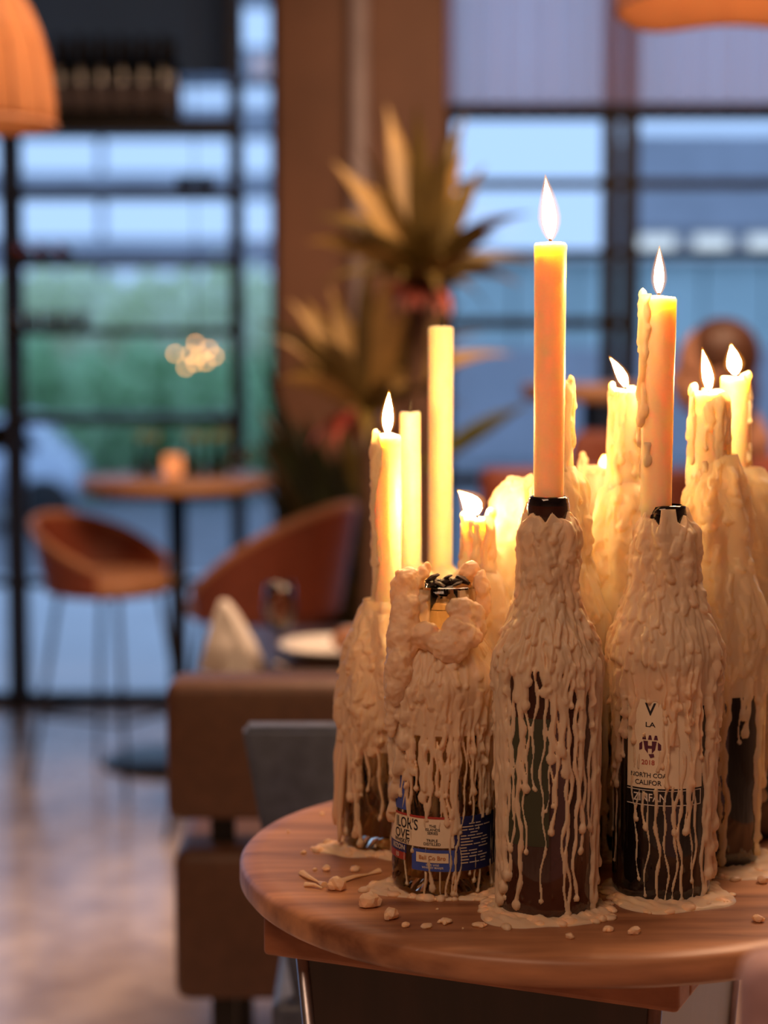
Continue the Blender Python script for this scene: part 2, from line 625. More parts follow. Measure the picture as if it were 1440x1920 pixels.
def foliage(name, label, cat, c, s, material, n, seed, group=None, trunk=True, size=0.32):
    """crown of many leaf cards on a shaped cloud of points, with a trunk"""
    g = np.random.RandomState(seed)
    o = thing(name, label, cat, (c[0], c[1], c[2] - s[2]), 0, group)
    u = g.normal(size=(n, 3))
    u /= np.linalg.norm(u, axis=1)[:, None]
    p = u * (g.uniform(0.55, 1.0, n) ** 0.5)[:, None] * np.array(s) * (1 + 0.15 * np.sin(5 * u[:, :1] + seed))
    p[:, 2] += s[2]
    q = g.normal(size=(n, 2, 3))
    a = q[:, 0] / np.linalg.norm(q[:, 0], axis=1)[:, None] * size
    bb = np.cross(a, q[:, 1])
    bb = bb / np.linalg.norm(bb, axis=1)[:, None] * size * 0.6
    v = np.stack([p - a, p + bb, p + a, p - bb], 1).reshape(-1, 3)
    f = np.arange(4 * n).reshape(-1, 4)
    mesh_obj('foliage', v, f.tolist(), material, o, False)
    bm = bmesh.new()
    for k in range(4):
        add_tube(bm, [(0.05 * k, 0, 0.0), (g.uniform(-.3, .3) * s[0], 0, s[2]), (g.uniform(-.6, .6) * s[0], 0, 1.5 * s[2])], [0.08, 0.05, 0.02], 6)
    bm_obj('trunk', bm, M['trunk'], o, True)
    return o


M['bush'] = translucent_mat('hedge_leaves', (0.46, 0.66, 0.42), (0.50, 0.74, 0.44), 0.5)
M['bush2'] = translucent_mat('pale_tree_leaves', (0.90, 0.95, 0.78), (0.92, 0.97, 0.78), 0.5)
k = 0
for px_, top, wpx in ((-60, 640, 150), (70, 632, 140), (190, 668, 130), (300, 640, 140), (410, 655, 120), (520, 650, 140)):
    Y = 28 + (k % 2) * 2.5
    zt2 = zrow(top, Y)
    x = at(px_, 700, Y).x
    foliage('hedge_bush', 'dense dark green bush in the hedge across the street', 'bush', (x, Y, (zt2 - 1.0) / 2),
            (wpx * Y / F * 0.62, 0.9, (zt2 + 1.0) / 2), M['bush'], 900, 20 + k, 'hedge bushes across the street', size=0.16)
    k += 1
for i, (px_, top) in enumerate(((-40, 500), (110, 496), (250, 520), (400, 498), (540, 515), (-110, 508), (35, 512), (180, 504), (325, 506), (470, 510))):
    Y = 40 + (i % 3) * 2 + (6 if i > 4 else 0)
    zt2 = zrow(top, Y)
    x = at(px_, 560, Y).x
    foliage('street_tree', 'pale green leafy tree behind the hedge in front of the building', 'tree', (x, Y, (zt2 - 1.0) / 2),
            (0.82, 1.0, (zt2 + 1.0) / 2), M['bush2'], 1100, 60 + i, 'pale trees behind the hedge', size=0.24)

# far building with pale parapets and dark window strips
bd = thing('parking_building', 'open grey parking structure with horizontal decks beyond the trees', 'building', (0, 62, -1.0))
bx0, bx1 = at(-700, 400, 62).x, at(560, 400, 62).x
def brow(py): return zrow(py, 62) + 1.0
for (ya, yb) in ((448, 500), (326, 364), (202, 246), (92, 148), (-40, -10)):
    za, zb2 = brow(yb), brow(ya)
    box('deck', ((bx0 + bx1) / 2, 1.0, (za + zb2) / 2), (bx1 - bx0, 3.0, zb2 - za), M['facade_grey'], bd)
for i in range(5):
    x = bx0 + (bx1 - bx0) * (i + 0.5) / 5
    box('pillar', (x, 1.0, 6.6), (0.16, 0.4, 13.2), M['facade_grey'], bd)
b2 = thing('grey_building', 'low grey building with a lit upper window strip across the street', 'building', (0, 55, -1.0))
gx0, gx1 = at(1185, 400, 55).x, at(1900, 400, 55).x
def brow2(py): return zrow(py, 55) + 1.0
box('wall', ((gx0 + gx1) / 2, 3, brow2(250) / 2), (gx1 - gx0, 5.4, brow2(250)), M['facade_grey'], b2)
box('cornice', ((gx0 + gx1) / 2, 0.1, (brow2(345) + brow2(430)) / 2), (gx1 - gx0, 0.5, brow2(345) - brow2(430)), M['facade_grey'], b2)
M['lit'] = emit('lit_window', (0.72, 0.86, 1.0), 1.1)
for i in range(7):
    x = gx0 + (gx1 - gx0) * (i + 0.5) / 7
    box('lit_window', (x, 0.28, (brow2(442) + brow2(474)) / 2), (1.0, 0.12, brow2(442) - brow2(474)), M['lit'], b2)

b3 = thing('glass_pavilion', 'pale teal glass-fronted pavilion low across the street, right of the column', 'building', (0, 36, -1.0))
M['teal'] = mat('pale_teal_glazing', (0.50, 0.66, 0.66), 0.5, 0.06, 0.6)
tx0, tx1 = at(845, 500, 36).x, at(1800, 500, 36).x
def brow3(py): return zrow(py, 36) + 1.0
for i in range(8):
    wp = (tx1 - tx0) / 8
    box('glass_panel', (tx0 + wp * (i + 0.5), 1.0, (brow3(484) + brow3(650)) / 2), (wp - 0.05, 1.5, brow3(484) - brow3(650)), M['teal'], b3)
box('plinth', ((tx0 + tx1) / 2, 1.05, brow3(650) / 2), (tx1 - tx0, 1.7, brow3(650)), M['facade_grey'], b3)
box('roof_edge', ((tx0 + tx1) / 2, 0.95, brow3(482)), (tx1 - tx0 + 0.2, 2.0, 0.08), M['facade'], b3)

# parked car
cx = at(20, 900, 24).x
car = thing('parked_car', 'silver blue parked car on the street outside the window', 'car', (cx, 24, -1.0), 0)
def car_body():
    side = [(-2.1, .35), (-2.15, .75), (-1.9, .92), (-1.1, .98), (-0.6, 1.38), (0.7, 1.42), (1.35, 0.98), (1.95, 0.86), (2.15, 0.62), (2.1, 0.35)]
    bm = bmesh.new()
    a = [bm.verts.new((x * .42, -0.82, z)) for x, z in side]
    c = [bm.verts.new((x * .42, 0.82, z)) for x, z in side]
    n = len(side)
    for i in range(n):
        bm.faces.new((a[i], a[(i + 1) % n], c[(i + 1) % n], c[i]))
    bm.faces.new(a[::-1]); bm.faces.new(c)
    bmesh.ops.bevel(bm, geom=bm.edges[:], offset=0.04, segments=2, affect='EDGES')
    return bm
bm_obj('body', car_body(), M['car'], car, True)
bm = bmesh.new()
f = [bm.verts.new(p) for p in ((-.44, -0.835, 1.0), (-.24, -0.835, 1.32), (.27, -0.835, 1.35), (.52, -0.835, 1.0))]
bm.faces.new(f)
bmesh.ops.solidify(bm, geom=bm.faces[:], thickness=0.02)
bm_obj('side_window', bm, M['car_glass'], car)
for sx in (-.56, .56):
    lathe('wheel', [(0, -.1), (.3, -.1), (.33, -.06), (.33, .06), (.3, .1), (0, .1)], M['tyre'], car, 24).matrix_local = \
        Matrix.Translation((sx, -.76, .33)) @ Matrix.Rotation(PI / 2, 4, 'X')

# ================================================================== THE CANDLE BOARD
ZB = 0.97                                   # top of the wooden slab
BC = Vector((0.1525, 1.563))
BR = 0.272
bt = thing('candle_stand', 'round walnut slab on a tapered dark wooden stand carrying the candle bottles', 'table', (BC.x, BC.y, 0), 0)
# slab with a slightly uneven hand-cut outline and rounded edge
def slab(th=0.022, seg=128):
    g = random.Random(3)
    prof = [(0.0, 0), (0.5, 0), (0.93, 0), (0.985, -0.0008), (1.0, -0.005), (1.0, -th + 0.004), (0.988, -th), (0.5, -th), (0, -th)]
    bm = bmesh.new()
    rings = []
    for r, z in prof:
        if r == 0:
            rings.append([bm.verts.new((0, 0, z))])
            continue
        ring = []
        for k in range(seg):
            a = 2 * PI * k / seg
            rr_ = BR * r * (1 + 0.004 * math.sin(3 * a + 1) + 0.003 * math.sin(5 * a) + 0.012 * max(0, math.cos(a - 2.36)) ** 3)
            ring.append(bm.verts.new((rr_ * math.cos(a), rr_ * math.sin(a), z)))
        rings.append(ring)
    for a, b_ in zip(rings[:-1], rings[1:]):
        for k in range(seg):
            k2 = (k + 1) % seg
            if len(a) == 1: bm.faces.new((a[0], b_[k], b_[k2]))
            elif len(b_) == 1: bm.faces.new((a[k], b_[0], a[k2]))
            else: bm.faces.new((a[k], b_[k], b_[k2], a[k2]))
    return bm
sl = bm_obj('slab', slab(), M['board_wood'], bt, True)
sl.location = (0, 0, ZB)
sl.rotation_euler = (0, 0, 0)
# square apron frame below the slab, turned on its corner
zt3 = ZB - 0.022
p1 = ground(492, 1789, zt3 - 0.034)
p2 = ground(1272, 1900, zt3 - 0.034)
e1 = Vector((p2.x - p1.x, p2.y - p1.y))
LA = e1.length
ang = math.atan2(e1.y, e1.x)
ux, uy = e1.normalized(), Vector((-e1.y, e1.x)).normalized()
ctr = Vector((p1.x, p1.y)) + ux * LA / 2 + uy * LA / 2
cl = (ctr.x - BC.x, ctr.y - BC.y, zt3 - 0.0175)
fr_t = 0.035
for i in range(4):
    a = ang + i * PI / 2
    off = Vector((math.sin(a), -math.cos(a))) * (LA / 2 - fr_t / 2)
    box('apron_rail', (cl[0] + off.x, cl[1] + off.y, cl[2]), (LA - (0 if i % 2 == 0 else 2 * fr_t), fr_t, 0.035), M['frame_wood'], bt, a, 0.004)
# tapered dark body with bright metal corner edges
def frustum(name, top, bot, z0, z1, rz, c, material, parent):
    bm = bmesh.new()
    vs = []
    for s, z in ((top, z1), (bot, z0)):
        for sx, sy in ((-1, -1), (1, -1), (1, 1), (-1, 1)):
            v = Matrix.Rotation(rz, 3, 'Z') @ Vector((sx * s / 2, sy * s / 2, z))
            vs.append(bm.verts.new((v.x + c[0], v.y + c[1], v.z)))
    bm.faces.new(vs[3::-1]); bm.faces.new(vs[4:])
    for k in range(4):
        k2 = (k + 1) % 4
        bm.faces.new((vs[k], vs[k2], vs[4 + k2], vs[4 + k]))
    bmesh.ops.bevel(bm, geom=bm.edges[:], offset=0.003, segments=2, affect='EDGES')
    return bm_obj(name, bm, material, parent)
zs1 = zt3 - 0.035
TOPW, BOTW = LA - 0.045, LA * 0.52
frustum('body', TOPW, BOTW, 0.06, zs1, ang, cl, M['stand_wood'], bt)
for sx, sy in ((-1, -1), (1, -1), (1, 1), (-1, 1)):
    pts = []
    for s, z in ((TOPW / 2 - 0.001, zs1 - 0.002), (BOTW / 2 - 0.001, 0.062)):
        v = Matrix.Rotation(ang, 3, 'Z') @ Vector((sx * s, sy * s, 0))
        pts.append((cl[0] + v.x, cl[1] + v.y, z))
    tube('metal_corner', pts, 0.0055, M['steel'], bt, 8)
box('plinth', (cl[0], cl[1], 0.03), (BOTW + 0.06, BOTW + 0.06, 0.06), M['black_metal'], bt, ang, 0.004)


# ------------------------------------------------------------------ wax height fields
def interp(prof, z):
    return np.interp(z, [p[0] for p in prof], [p[1] for p in prof])


def drip_field(z, nth, radius_at, drips):
    """thickness over (z, theta); each drip = (theta, z_top, z_end, half width, height, wander seed, bulb)"""
    th = np.arange(nth) * 2 * PI / nth
    out = np.zeros((len(z), nth))
    for (t0, za, zb3, hw, h, sd, bulb) in drips:
        sel = np.where((z <= za) & (z >= zb3 - 1.2 * hw * bulb))[0]
        if len(sel) == 0:
            continue
        zz = z[sel]
        R_ = radius_at(zz)
        g = np.random.RandomState(sd)
        p = g.uniform(0, 6.28, 4)
        wob = (0.0016 * np.sin(zz * 70 + p[0]) + 0.0010 * np.sin(zz * 170 + p[1]))
        width = hw * (1 + 0.20 * np.sin(zz * 210 + p[2]) + 0.22 * np.sin(zz * 430 + p[3]))
        frac = np.clip((za - zz) / max(za - zb3, 1e-4), 0, 1)
        width = width * (1.15 - 0.45 * frac)
        d_end = zz - zb3
        nb = np.exp(-((d_end) / (hw * 1.8)) ** 2)
        width = np.maximum(width, hw * bulb * nb)
        under = d_end < 0
        width[under] = hw * bulb * np.sqrt(np.clip(1 - (d_end[under] / (1.2 * hw * bulb)) ** 2, 0, 1))
        top_fade = np.clip((za - zz) / 0.004, 0.0, 1)
        hh = h * (1.1 - 0.35 * frac + 0.5 * nb) * (0.4 + 0.6 * top_fade)
        maxw = width.max()
        kw = int(np.ceil((maxw + 0.004) / (R_.min() * 2 * PI / nth))) + 1
        kw = min(kw, nth // 2 - 1)
        kc = int(round(t0 / (2 * PI) * nth))
        idx = np.arange(kc - kw, kc + kw + 1)
        dth = (idx * 2 * PI / nth - t0)[None, :]
        d = np.abs(dth * R_[:, None] - wob[:, None])
        prof = np.sqrt(np.clip(1 - (d / np.maximum(width, 1e-5)[:, None]) ** 2, 0, 1))
        val = hh[:, None] * prof
        ii = np.ix_(sel, idx % nth)
        out[ii] = np.maximum(out[ii], val) + 0.22 * np.minimum(out[ii], val)
    return out


def field_mesh(name, z, nth, rad, t, material, parent, sink=0.0007, thresh=0.0, off=None):
    """outer skin of the wax where t>0, edges sunk a little into what they stick to"""
    th = np.arange(nth) * 2 * PI / nth
    r = rad[:, None] + np.where(t > 0, t, -sink)
    X = r * np.sin(th)[None, :]
    Yv = -r * np.cos(th)[None, :]
    if off is not None:
        X = X + off[0][:, None]
        Yv = Yv + off[1][:, None]
    Z = np.repeat(z[:, None], nth, 1)
    V = np.stack([X, Yv, Z], -1).reshape(-1, 3)
    nzr = len(z)
    idx = np.arange(nzr * nth).reshape(nzr, nth)
    a = idx[:-1, :]
    b_ = np.roll(idx, -1, 1)[:-1, :]
    c = np.roll(idx, -1, 1)[1:, :]
    d = idx[1:, :]
    Fq = np.stack([a, b_, c, d], -1).reshape(-1, 4)
    tf = t.reshape(-1)
    keep = (tf[Fq] > thresh).any(1)
    Fq = Fq[keep]
    used = np.unique(Fq)
    remap = -np.ones(len(V), int)
    remap[used] = np.arange(len(used))
    V = V[used]
    Fq = remap[Fq]
    me = bpy.data.meshes.new(name)
    me.vertices.add(len(V))
    me.vertices.foreach_set('co', V.astype(np.float32).ravel())
    me.loops.add(len(Fq) * 4)
    me.loops.foreach_set('vertex_index', Fq.astype(np.int32).ravel())
    me.polygons.add(len(Fq))
    me.polygons.foreach_set('loop_start', np.arange(0, 4 * len(Fq), 4, dtype=np.int32))
    me.polygons.foreach_set('loop_total', np.full(len(Fq), 4, np.int32))
    me.polygons.foreach_set('use_smooth', np.ones(len(Fq), bool))
    me.update(calc_edges=True)
    me.validate()
    me.materials.append(material)
    return link(bpy.data.objects.new(name, me), parent)


def smooth_noise(z, nth, seed, fz=60, ft=3, n=14):
    g = np.random.RandomState(seed)
    th = np.arange(nth) * 2 * PI / nth
    s = np.zeros((len(z), nth))
    for _ in range(n):
        k_ = g.randint(1, 3 * ft)
        s += np.sin(k_ * th[None, :] + g.uniform(0.2, 1.0) * fz * z[:, None] + g.uniform(0, 6.28))
    return s / math.sqrt(n)


def wax_coat(parent, prof, ztop, seed, nth, dz, coat, n_main, ends, hw=(0.0012, 0.0029), hh=(0.0015, 0.0031), n_short=110,
             short_zone=(0.45, 1.0), bare=None, lump=0.25, thin=26, extra=(), zbot=0.0, wm='wax'):
    """coat: [(z, thickness)] solid layer; ends: list of (z_end range, weight)"""
    g = np.random.RandomState(seed)
    z = np.arange(zbot, ztop + dz, dz)
    rad_f = lambda q: interp(prof, q)
    drips = []
    ws = np.array([e[1] for e in ends], float)
    ws /= ws.sum()
    for i in range(n_main):
        e = ends[g.choice(len(ends), p=ws)][0]
        ze = g.uniform(*e)
        za = ztop - g.uniform(0, 0.25) * ztop * (0.5 if ze < 0.1 else 1)
        za = max(za, ze + 0.02)
        w_ = g.uniform(*hw)
        if ze < 0.06:
            w_ *= 0.75
        drips.append((g.uniform(0, 2 * PI), za, ze, w_, g.uniform(*hh), g.randint(1 << 30), g.uniform(1.15, 1.6)))
    for i in range(thin):
        ze = g.uniform(0.0, 0.12)
        drips.append((g.uniform(0, 2 * PI), ztop * g.uniform(0.5, 0.8), ze, g.uniform(0.0007, 0.0012), g.uniform(0.0009, 0.0014),
                      g.randint(1 << 30), g.uniform(1.4, 2.2)))
    drips += list(extra)
    t = drip_field(z, nth, rad_f, drips)
    c = interp(coat, z)
    nz_ = smooth_noise(z, nth, seed + 5)
    base = np.clip(c[:, None] * (1 + lump * nz_), 0, None)
    base[c < 1e-5] = 0
    short = []
    for i in range(n_short):
        za = ztop * g.uniform(*short_zone)
        ln = g.uniform(0.008, 0.034)
        short.append((g.uniform(0, 2 * PI), za, za - ln, g.uniform(0.0012, 0.0028), g.uniform(0.0011, 0.0026), g.randint(1 << 30), g.uniform(1.1, 1.5)))
    s2 = drip_field(z, nth, rad_f, short)
    solid = np.maximum(t, base) + 0.35 * np.minimum(t, base)
    t = np.where(solid > 0.0004, solid + s2 * np.clip(solid / 0.002, 0, 1), solid)
    # soften the pixel steps a little
    t = np.where(t > 0, (2 * t + np.roll(t, 1, 1) + np.roll(t, -1, 1)) / 4, t)
    if bare is not None:
        for (z0, z1, a0, a1) in bare:
            th = (np.arange(nth) * 2 * PI / nth + PI) % (2 * PI) - PI
            jag = 0.0024 * np.sin(th * 7 + seed) + 0.0014 * np.sin(th * 13 + 2 * seed)
            mask = (z[:, None] > z0 + jag[None, :]) & (z[:, None] < z1 + 0.3 * jag[None, :]) & (th[None, :] > a0) & (th[None, :] < a1)
            t[mask] = 0
    return field_mesh('wax_drips', z, nth, rad_f(z), t, M[wm], parent)


def runs(items, cx_, half, zfun, ztop, seed):
    """long single runs: (pixel column where it shows, pixel row of its end, half width in mm)"""
    g = random.Random(seed)
    out = []
    for (px_, py_, w_) in items:
        a = math.asin(max(-0.985, min(0.985, (px_ - cx_) / half)))
        out.append((a % (2 * PI), ztop * g.uniform(0.9, 1.0), max(0.0015, zfun(py_)), w_ * 0.001, w_ * 0.00105, g.randrange(1 << 30), g.uniform(1.3, 1.9)))
    return out


def bottle_profile(R_, H, zs, zn, rn):
    """outer radius by height: straight body to zs, shoulder, neck of rn from zn to H"""
    pts = [(0.0, R_ * 0.93), (0.003, R_ * 0.985), (0.008, R_), (zs, R_)]
    for k in range(1, 13):
        s = k / 12
        e = 0.5 - 0.5 * math.cos(PI * s)
        e = 0.65 * e + 0.35 * s
        pts.append((zs + (zn - zs) * s, R_ + (rn - R_) * e))
    pts.append((H, rn))
    return pts


def glass_bottle(parent, prof, H, material, wall=0.003, punt=0.012, seg=72, finish=True):
    out = [(0, punt), (prof[0][1] * 0.5, punt * 0.75), (prof[0][1] * 0.85, 0.001)] + [(r, z) for z, r in prof]
    rn = prof[-1][1]
    if finish:
        out = out[:-1] + [(rn, H - 0.020), (rn + 0.0016, H - 0.018), (rn + 0.0016, H - 0.006), (rn + 0.0004, H - 0.004), (rn, H)]
    inn = [(max(r - wall, 0.001), max(z, punt + 0.004)) for z, r in prof][::-1]
    inn[0] = (rn - wall, H)
    full = out + inn + [(0, punt + 0.004)]
    return lathe('glass', full, material, parent, seg)


def curved_patch(name, R_, a0, a1, z0, z1, material, parent, n=24, th=0.0003):
    v, f = [], []
    for k in range(n + 1):
        a = a0 + (a1 - a0) * k / n
        for r in (R_, R_ + th):
            for z in (z0, z1):
                v.append((r * math.sin(a), -r * math.cos(a), z))
    for k in range(n):
        q = 4 * k
        f += [(q + 2, q + 6, q + 7, q + 3), (q, q + 1, q + 5, q + 4), (q + 1, q + 3, q + 7, q + 5), (q, q + 4, q + 6, q + 2)]
    f += [(0, 2, 3, 1), (4 * n, 4 * n + 1, 4 * n + 3, 4 * n + 2)]
    return mesh_obj(name, v, f, material, parent, False)


def text_on(parent, body, size, R_, ac, zc, material, name='lettering', sx=1.0, align='CENTER'):
    cu_ = bpy.data.curves.new('txt', 'FONT')
    cu_.body = body
    cu_.size = size
    cu_.align_x = align
    cu_.offset = size * 0.012
    cu_.align_y = 'CENTER'
    cu_.extrude = 0.00004
    cu_.resolution_u = 3
    o = bpy.data.objects.new('txt', cu_)
    col.objects.link(o)
    dg = bpy.context.evaluated_depsgraph_get()
    me = bpy.data.meshes.new_from_object(o.evaluated_get(dg))
    bpy.data.objects.remove(o)
    me.name = name
    for v in me.vertices:
        a = ac + v.co.x * sx / R_
        r = R_ + v.co.z + 0.00008
        v.co = (r * math.sin(a), -r * math.cos(a), zc + v.co.y)
    me.materials.clear()
    me.materials.append(material)
    return link(bpy.data.objects.new(name, me), parent)


# ------------------------------------------------------------------ candles
def flame(parent, base, tip, width, material=None):
    base, tip = Vector(base), Vector(tip)
    ln = (tip - base).length
    shape = [(0.0, 0.12), (0.05, 0.42), (0.14, 0.72), (0.26, 0.95), (0.36, 1.0), (0.5, 0.90), (0.64, 0.70), (0.78, 0.45), (0.9, 0.2), (1.0, 0.02)]
    ax = tip - base
    bm = bmesh.new()
    pts, rad = [], []
    side = Vector((ax.x, ax.y, 0))
    for s, r in shape:
        e = s * s * 0.45 + s * 0.55
        pts.append((base.x + ax.x * e, base.y + ax.y * e, base.z + ax.z * s))
        rad.append(width / 2 * 0.86 * r)
    add_tube(bm, pts, rad, 14)
    fo = bm_obj('flame', bm, material or M['flame'], parent, True)
    for gr in (1.15, 1.35, 1.6):
        bm = bmesh.new()
        c = [(Vector(p) - base) * (1 + 0.06 * gr) + base - ax * 0.03 for p in pts]
        add_tube(bm, c, [r * gr + 0.0002 for r in rad], 14)
        bm_obj('flame_halo', bm, M['halo'], fo, True)
    return fo


def candle(name_label, X, Y, z0, z1, r_bot, r_top, seed, rough=0.0, drips=0, drip_side=None, wick=True, fl=None, fw=0.011, melt=0.004,
           embed=0.022, nth=140, dz=0.0011, spill=None, group=None, flame_mat_=None, lean=(0, 0)):
    """candle > wax_body, wax_run, wick, flame. z0 = bottle mouth, z1 = rim. fl = tip pixel-free offset (dx, dz)"""
    o = thing('taper_candle', name_label, 'candle', (X, Y, z0), 0, group)
    H = z1 - z0
    g = np.random.RandomState(seed)
    # closed body with a dished top
    z = np.concatenate([[-embed], np.arange(0, H - 0.002, dz * 3), [H - 0.002, H]])
    seg = 56
    V, Fc = [], []
    th = np.arange(seg) * 2 * PI / seg
    nz_ = smooth_noise(np.array(z), seg, seed, 90, 3)
    for i, zz in enumerate(z):
        s = min(max(zz / H, 0), 1)
        r = r_bot + (r_top - r_bot) * s
        if zz < 0:
            r = min(r, r_bot * 0.8)
        rr_ = r * (1 + rough * 0.06 * nz_[i])
        rim = g.uniform(-1, 1, seg) * 0.0004 if zz >= H - 1e-6 else 0
        wave = (np.sin(2 * th + seed) + 0.6 * np.sin(3 * th + 2 * seed)) * 0.0018 * rough if zz >= H - 0.003 else 0
        shift = np.array(lean) * s
        for k in range(seg):
            rrk = rr_[k] - (0.0012 if zz >= H - 1e-6 else 0)
            dzk = (wave[k] if hasattr(wave, '__len__') else 0)
            V.append((rrk * math.sin(th[k]) + shift[0], -rrk * math.cos(th[k]) + shift[1], zz + dzk))
    n = len(z)
    for i in range(n - 1):
        for k in range(seg):
            k2 = (k + 1) % seg
            Fc.append((i * seg + k, i * seg + k2, (i + 1) * seg + k2, (i + 1) * seg + k))
    # dish
    last = (n - 1) * seg
    prev = last
    for frac, dz_ in ((0.8, -melt * 0.55), (0.5, -melt * 0.95)):
        st = len(V)
        for k in range(seg):
            V.append((r_top * frac * math.sin(th[k]) + lean[0], -r_top * frac * math.cos(th[k]) + lean[1], H + dz_))
        for k in range(seg):
            k2 = (k + 1) % seg
            Fc.append((prev + k, prev + k2, st + k2, st + k))
        prev = st
    V.append((lean[0], lean[1], H - melt))
    ct = len(V) - 1
    for k in range(seg):
        Fc.append((prev + k, prev + (k + 1) % seg, ct))
    V.append((0, 0, -embed))
    cb_ = len(V) - 1
    for k in range(seg):
        Fc.append((cb_, (k + 1) % seg, k))
    mesh_obj('wax_body', V, Fc, M['candle'], o)
    # runs of wax down the side
    if drips:
        zz = np.arange(-0.004, H + 0.004, dz)
        prof = [(-0.01, r_bot), (0.0, r_bot), (H, r_top), (H + 0.01, r_top)]
        ds = []
        for i in range(drips):
            t0 = g.uniform(0, 2 * PI) if drip_side is None else g.normal(drip_side, 0.55)
            za = H + g.uniform(-0.006, 0.003)
            ze = H * max(-0.02, g.uniform(-0.35, 0.55))
            ds.append((t0 % (2 * PI), za, ze, g.uniform(0.0018, 0.0036), g.uniform(0.0014, 0.0034), g.randint(1 << 30), g.uniform(1.1, 1.5)))
        for i in range(drips * 3):
            t0 = g.uniform(0, 2 * PI) if drip_side is None else g.normal(drip_side, 0.4)
            za = H * g.uniform(0.15, 1.0)
            ds.append((t0 % (2 * PI), za, za - g.uniform(0.005, 0.02), g.uniform(0.0015, 0.003), g.uniform(0.0012, 0.003), g.randint(1 << 30), 1.3))
        t = drip_field(zz, nth, lambda q: interp(prof, q), ds)
        s = np.clip(zz / H, 0, 1)
        field_mesh('wax_run', zz, nth, interp(prof, zz), t, M['wax_glow'], o, off=(lean[0] * s, lean[1] * s))
    if spill:                                          # knobs of wax at the rim
        bm = bmesh.new()
        rg_ = random.Random(seed)
        for (a, h_, s_) in spill:
            add_blob(bm, ((r_top - 0.001) * math.sin(a) + lean[0], -(r_top - 0.001) * math.cos(a) + lean[1], H + h_), (s_, s_, s_ * 1.5), 2, 0.06, rg_)
        bm_obj('wax_rim', bm, M['wax_glow'], o, True)
    top = Vector((lean[0], lean[1], H - melt))
    if wick:
        d = Vector((fl[0] * 0.12, 0, 0)) if fl else Vector((0.001, 0, 0))
        tube('wick', [top, top + Vector((0, 0, 0.006)) + d * 0.4, top + Vector((0, 0, 0.011)) + d], [0.0011, 0.001, 0.0006], M['wick'], o, 8)
    if fl:
        bs = top + Vector((0, 0, 0.005))
        flame(o, bs, bs + Vector((fl[0], 0, fl[1])), fw, flame_mat_)
    return o


def bx(px, Y, py=1500):
    return at(px, py, Y).x


# ---- G: front dark green wine bottle with the tallest clean candle
GX, GY = bx(1024, 1.415), 1.415
HG = zrow(934, GY) - ZB
gb = thing('wine_bottle', 'dark wine bottle with olive label coated in wax drips, holding the tallest smooth candle', 'bottle', (GX, GY, ZB + 0.0006))
pg = bottle_profile(0.0380, HG, HG * 0.60, HG * 0.80, 0.0142)
glass_bottle(gb, pg, HG, M['dark_glass'])
curved_patch('paper_label', 0.03805, -1.02, -0.03, zrow(1590, 1.377) - ZB, 0.150, M['label_green'], gb)
wax_coat(gb, pg, HG - 0.004, 101, 420, 0.0009, [(0, 0), (0.185, 0), (0.215, 0.0016), (0.25, 0.0055), (0.285, 0.0075), (HG - 0.012, 0.004), (HG, 0.0022)],
         84, [((0.0, 0.02), 0.35), ((0.03, 0.09), 1.2), ((0.09, 0.16), 3), ((0.15, 0.22), 4)], n_short=280, short_zone=(0.60, 0.97),
         bare=[(HG - 0.0135, HG + 0.01, -1.9, 1.9)], thin=10,
         extra=runs([(936, 1690, 1.6), (943, 1695, 1.2), (957, 1600, 1.6), (969, 1702, 2.3), (975, 1480, 2.2), (994, 1480, 1.2), (1010, 1690, 1.1), (1028, 1512, 1.1), (1051, 1716, 1.5), (1058, 1716, 1.6), (1085, 1600, 1.6),
                     (1098, 1560, 1.7), (1104, 1712, 1.3), (1111, 1706, 1.7), (1117, 1640, 1.8)], 1024, 95, lambda q: zrow(q, GY - 0.036) - ZB, 0.205, 3) + [(5.05 + 0.09 * i, 0.22, 0.01 * i, 0.0030, 0.0034, 500 + i, 1.3) for i in range(4)] +
               [(1.05 + 0.10 * i, 0.22, 0.012 * i, 0.0028, 0.0032, 520 + i, 1.3) for i in range(4)])
ring = lathe('mouth_ring', [(0.0140, -0.012), (0.0152, -0.012), (0.0156, -0.004), (0.0150, -0.003), (0.0150, -0.0005), (0.0132, 0.001), (0.0122, 0.001)],
             M['dark_glass2'], gb, 48, (0, 0, HG))
candle('tall smooth cream candle burning above the olive labelled wine bottle', GX, GY, HG + ZB, zrow(455, GY), 0.0112, 0.0119, 7,
       rough=0.1, fl=(-0.004, 0.044), fw=0.0125, melt=0.0025)

# ---- F: clear whiskey bottle
FX, FY = bx(832, 1.471), 1.471
RF = 0.0406
HF = zrow(1100, FY) - ZB
fb = thing('whiskey_bottle', 'wide clear whiskey bottle with navy and cream label under thick wax, no candle', 'bottle', (FX, FY, ZB + 0.0006))
pf = bottle_profile(RF, HF, HF * 0.68, HF * 0.86, 0.0225)
glass_bottle(fb, pf, HF, M['clear_glass'], 0.004, 0.010, finish=False)
lathe('mouth_ring', [(0.0205, -0.016), (0.0242, -0.016), (0.0246, -0.008), (0.0242, 0.0), (0.0205, 0.001)], M['clear_glass'], fb, 56, (0, 0, HF))


def fa(px):
    return math.asin(max(-0.999, min(0.999, (px - 832) / 97.5)))


def fz(py):
    return zrow(py, FY - RF * 0.93) - ZB


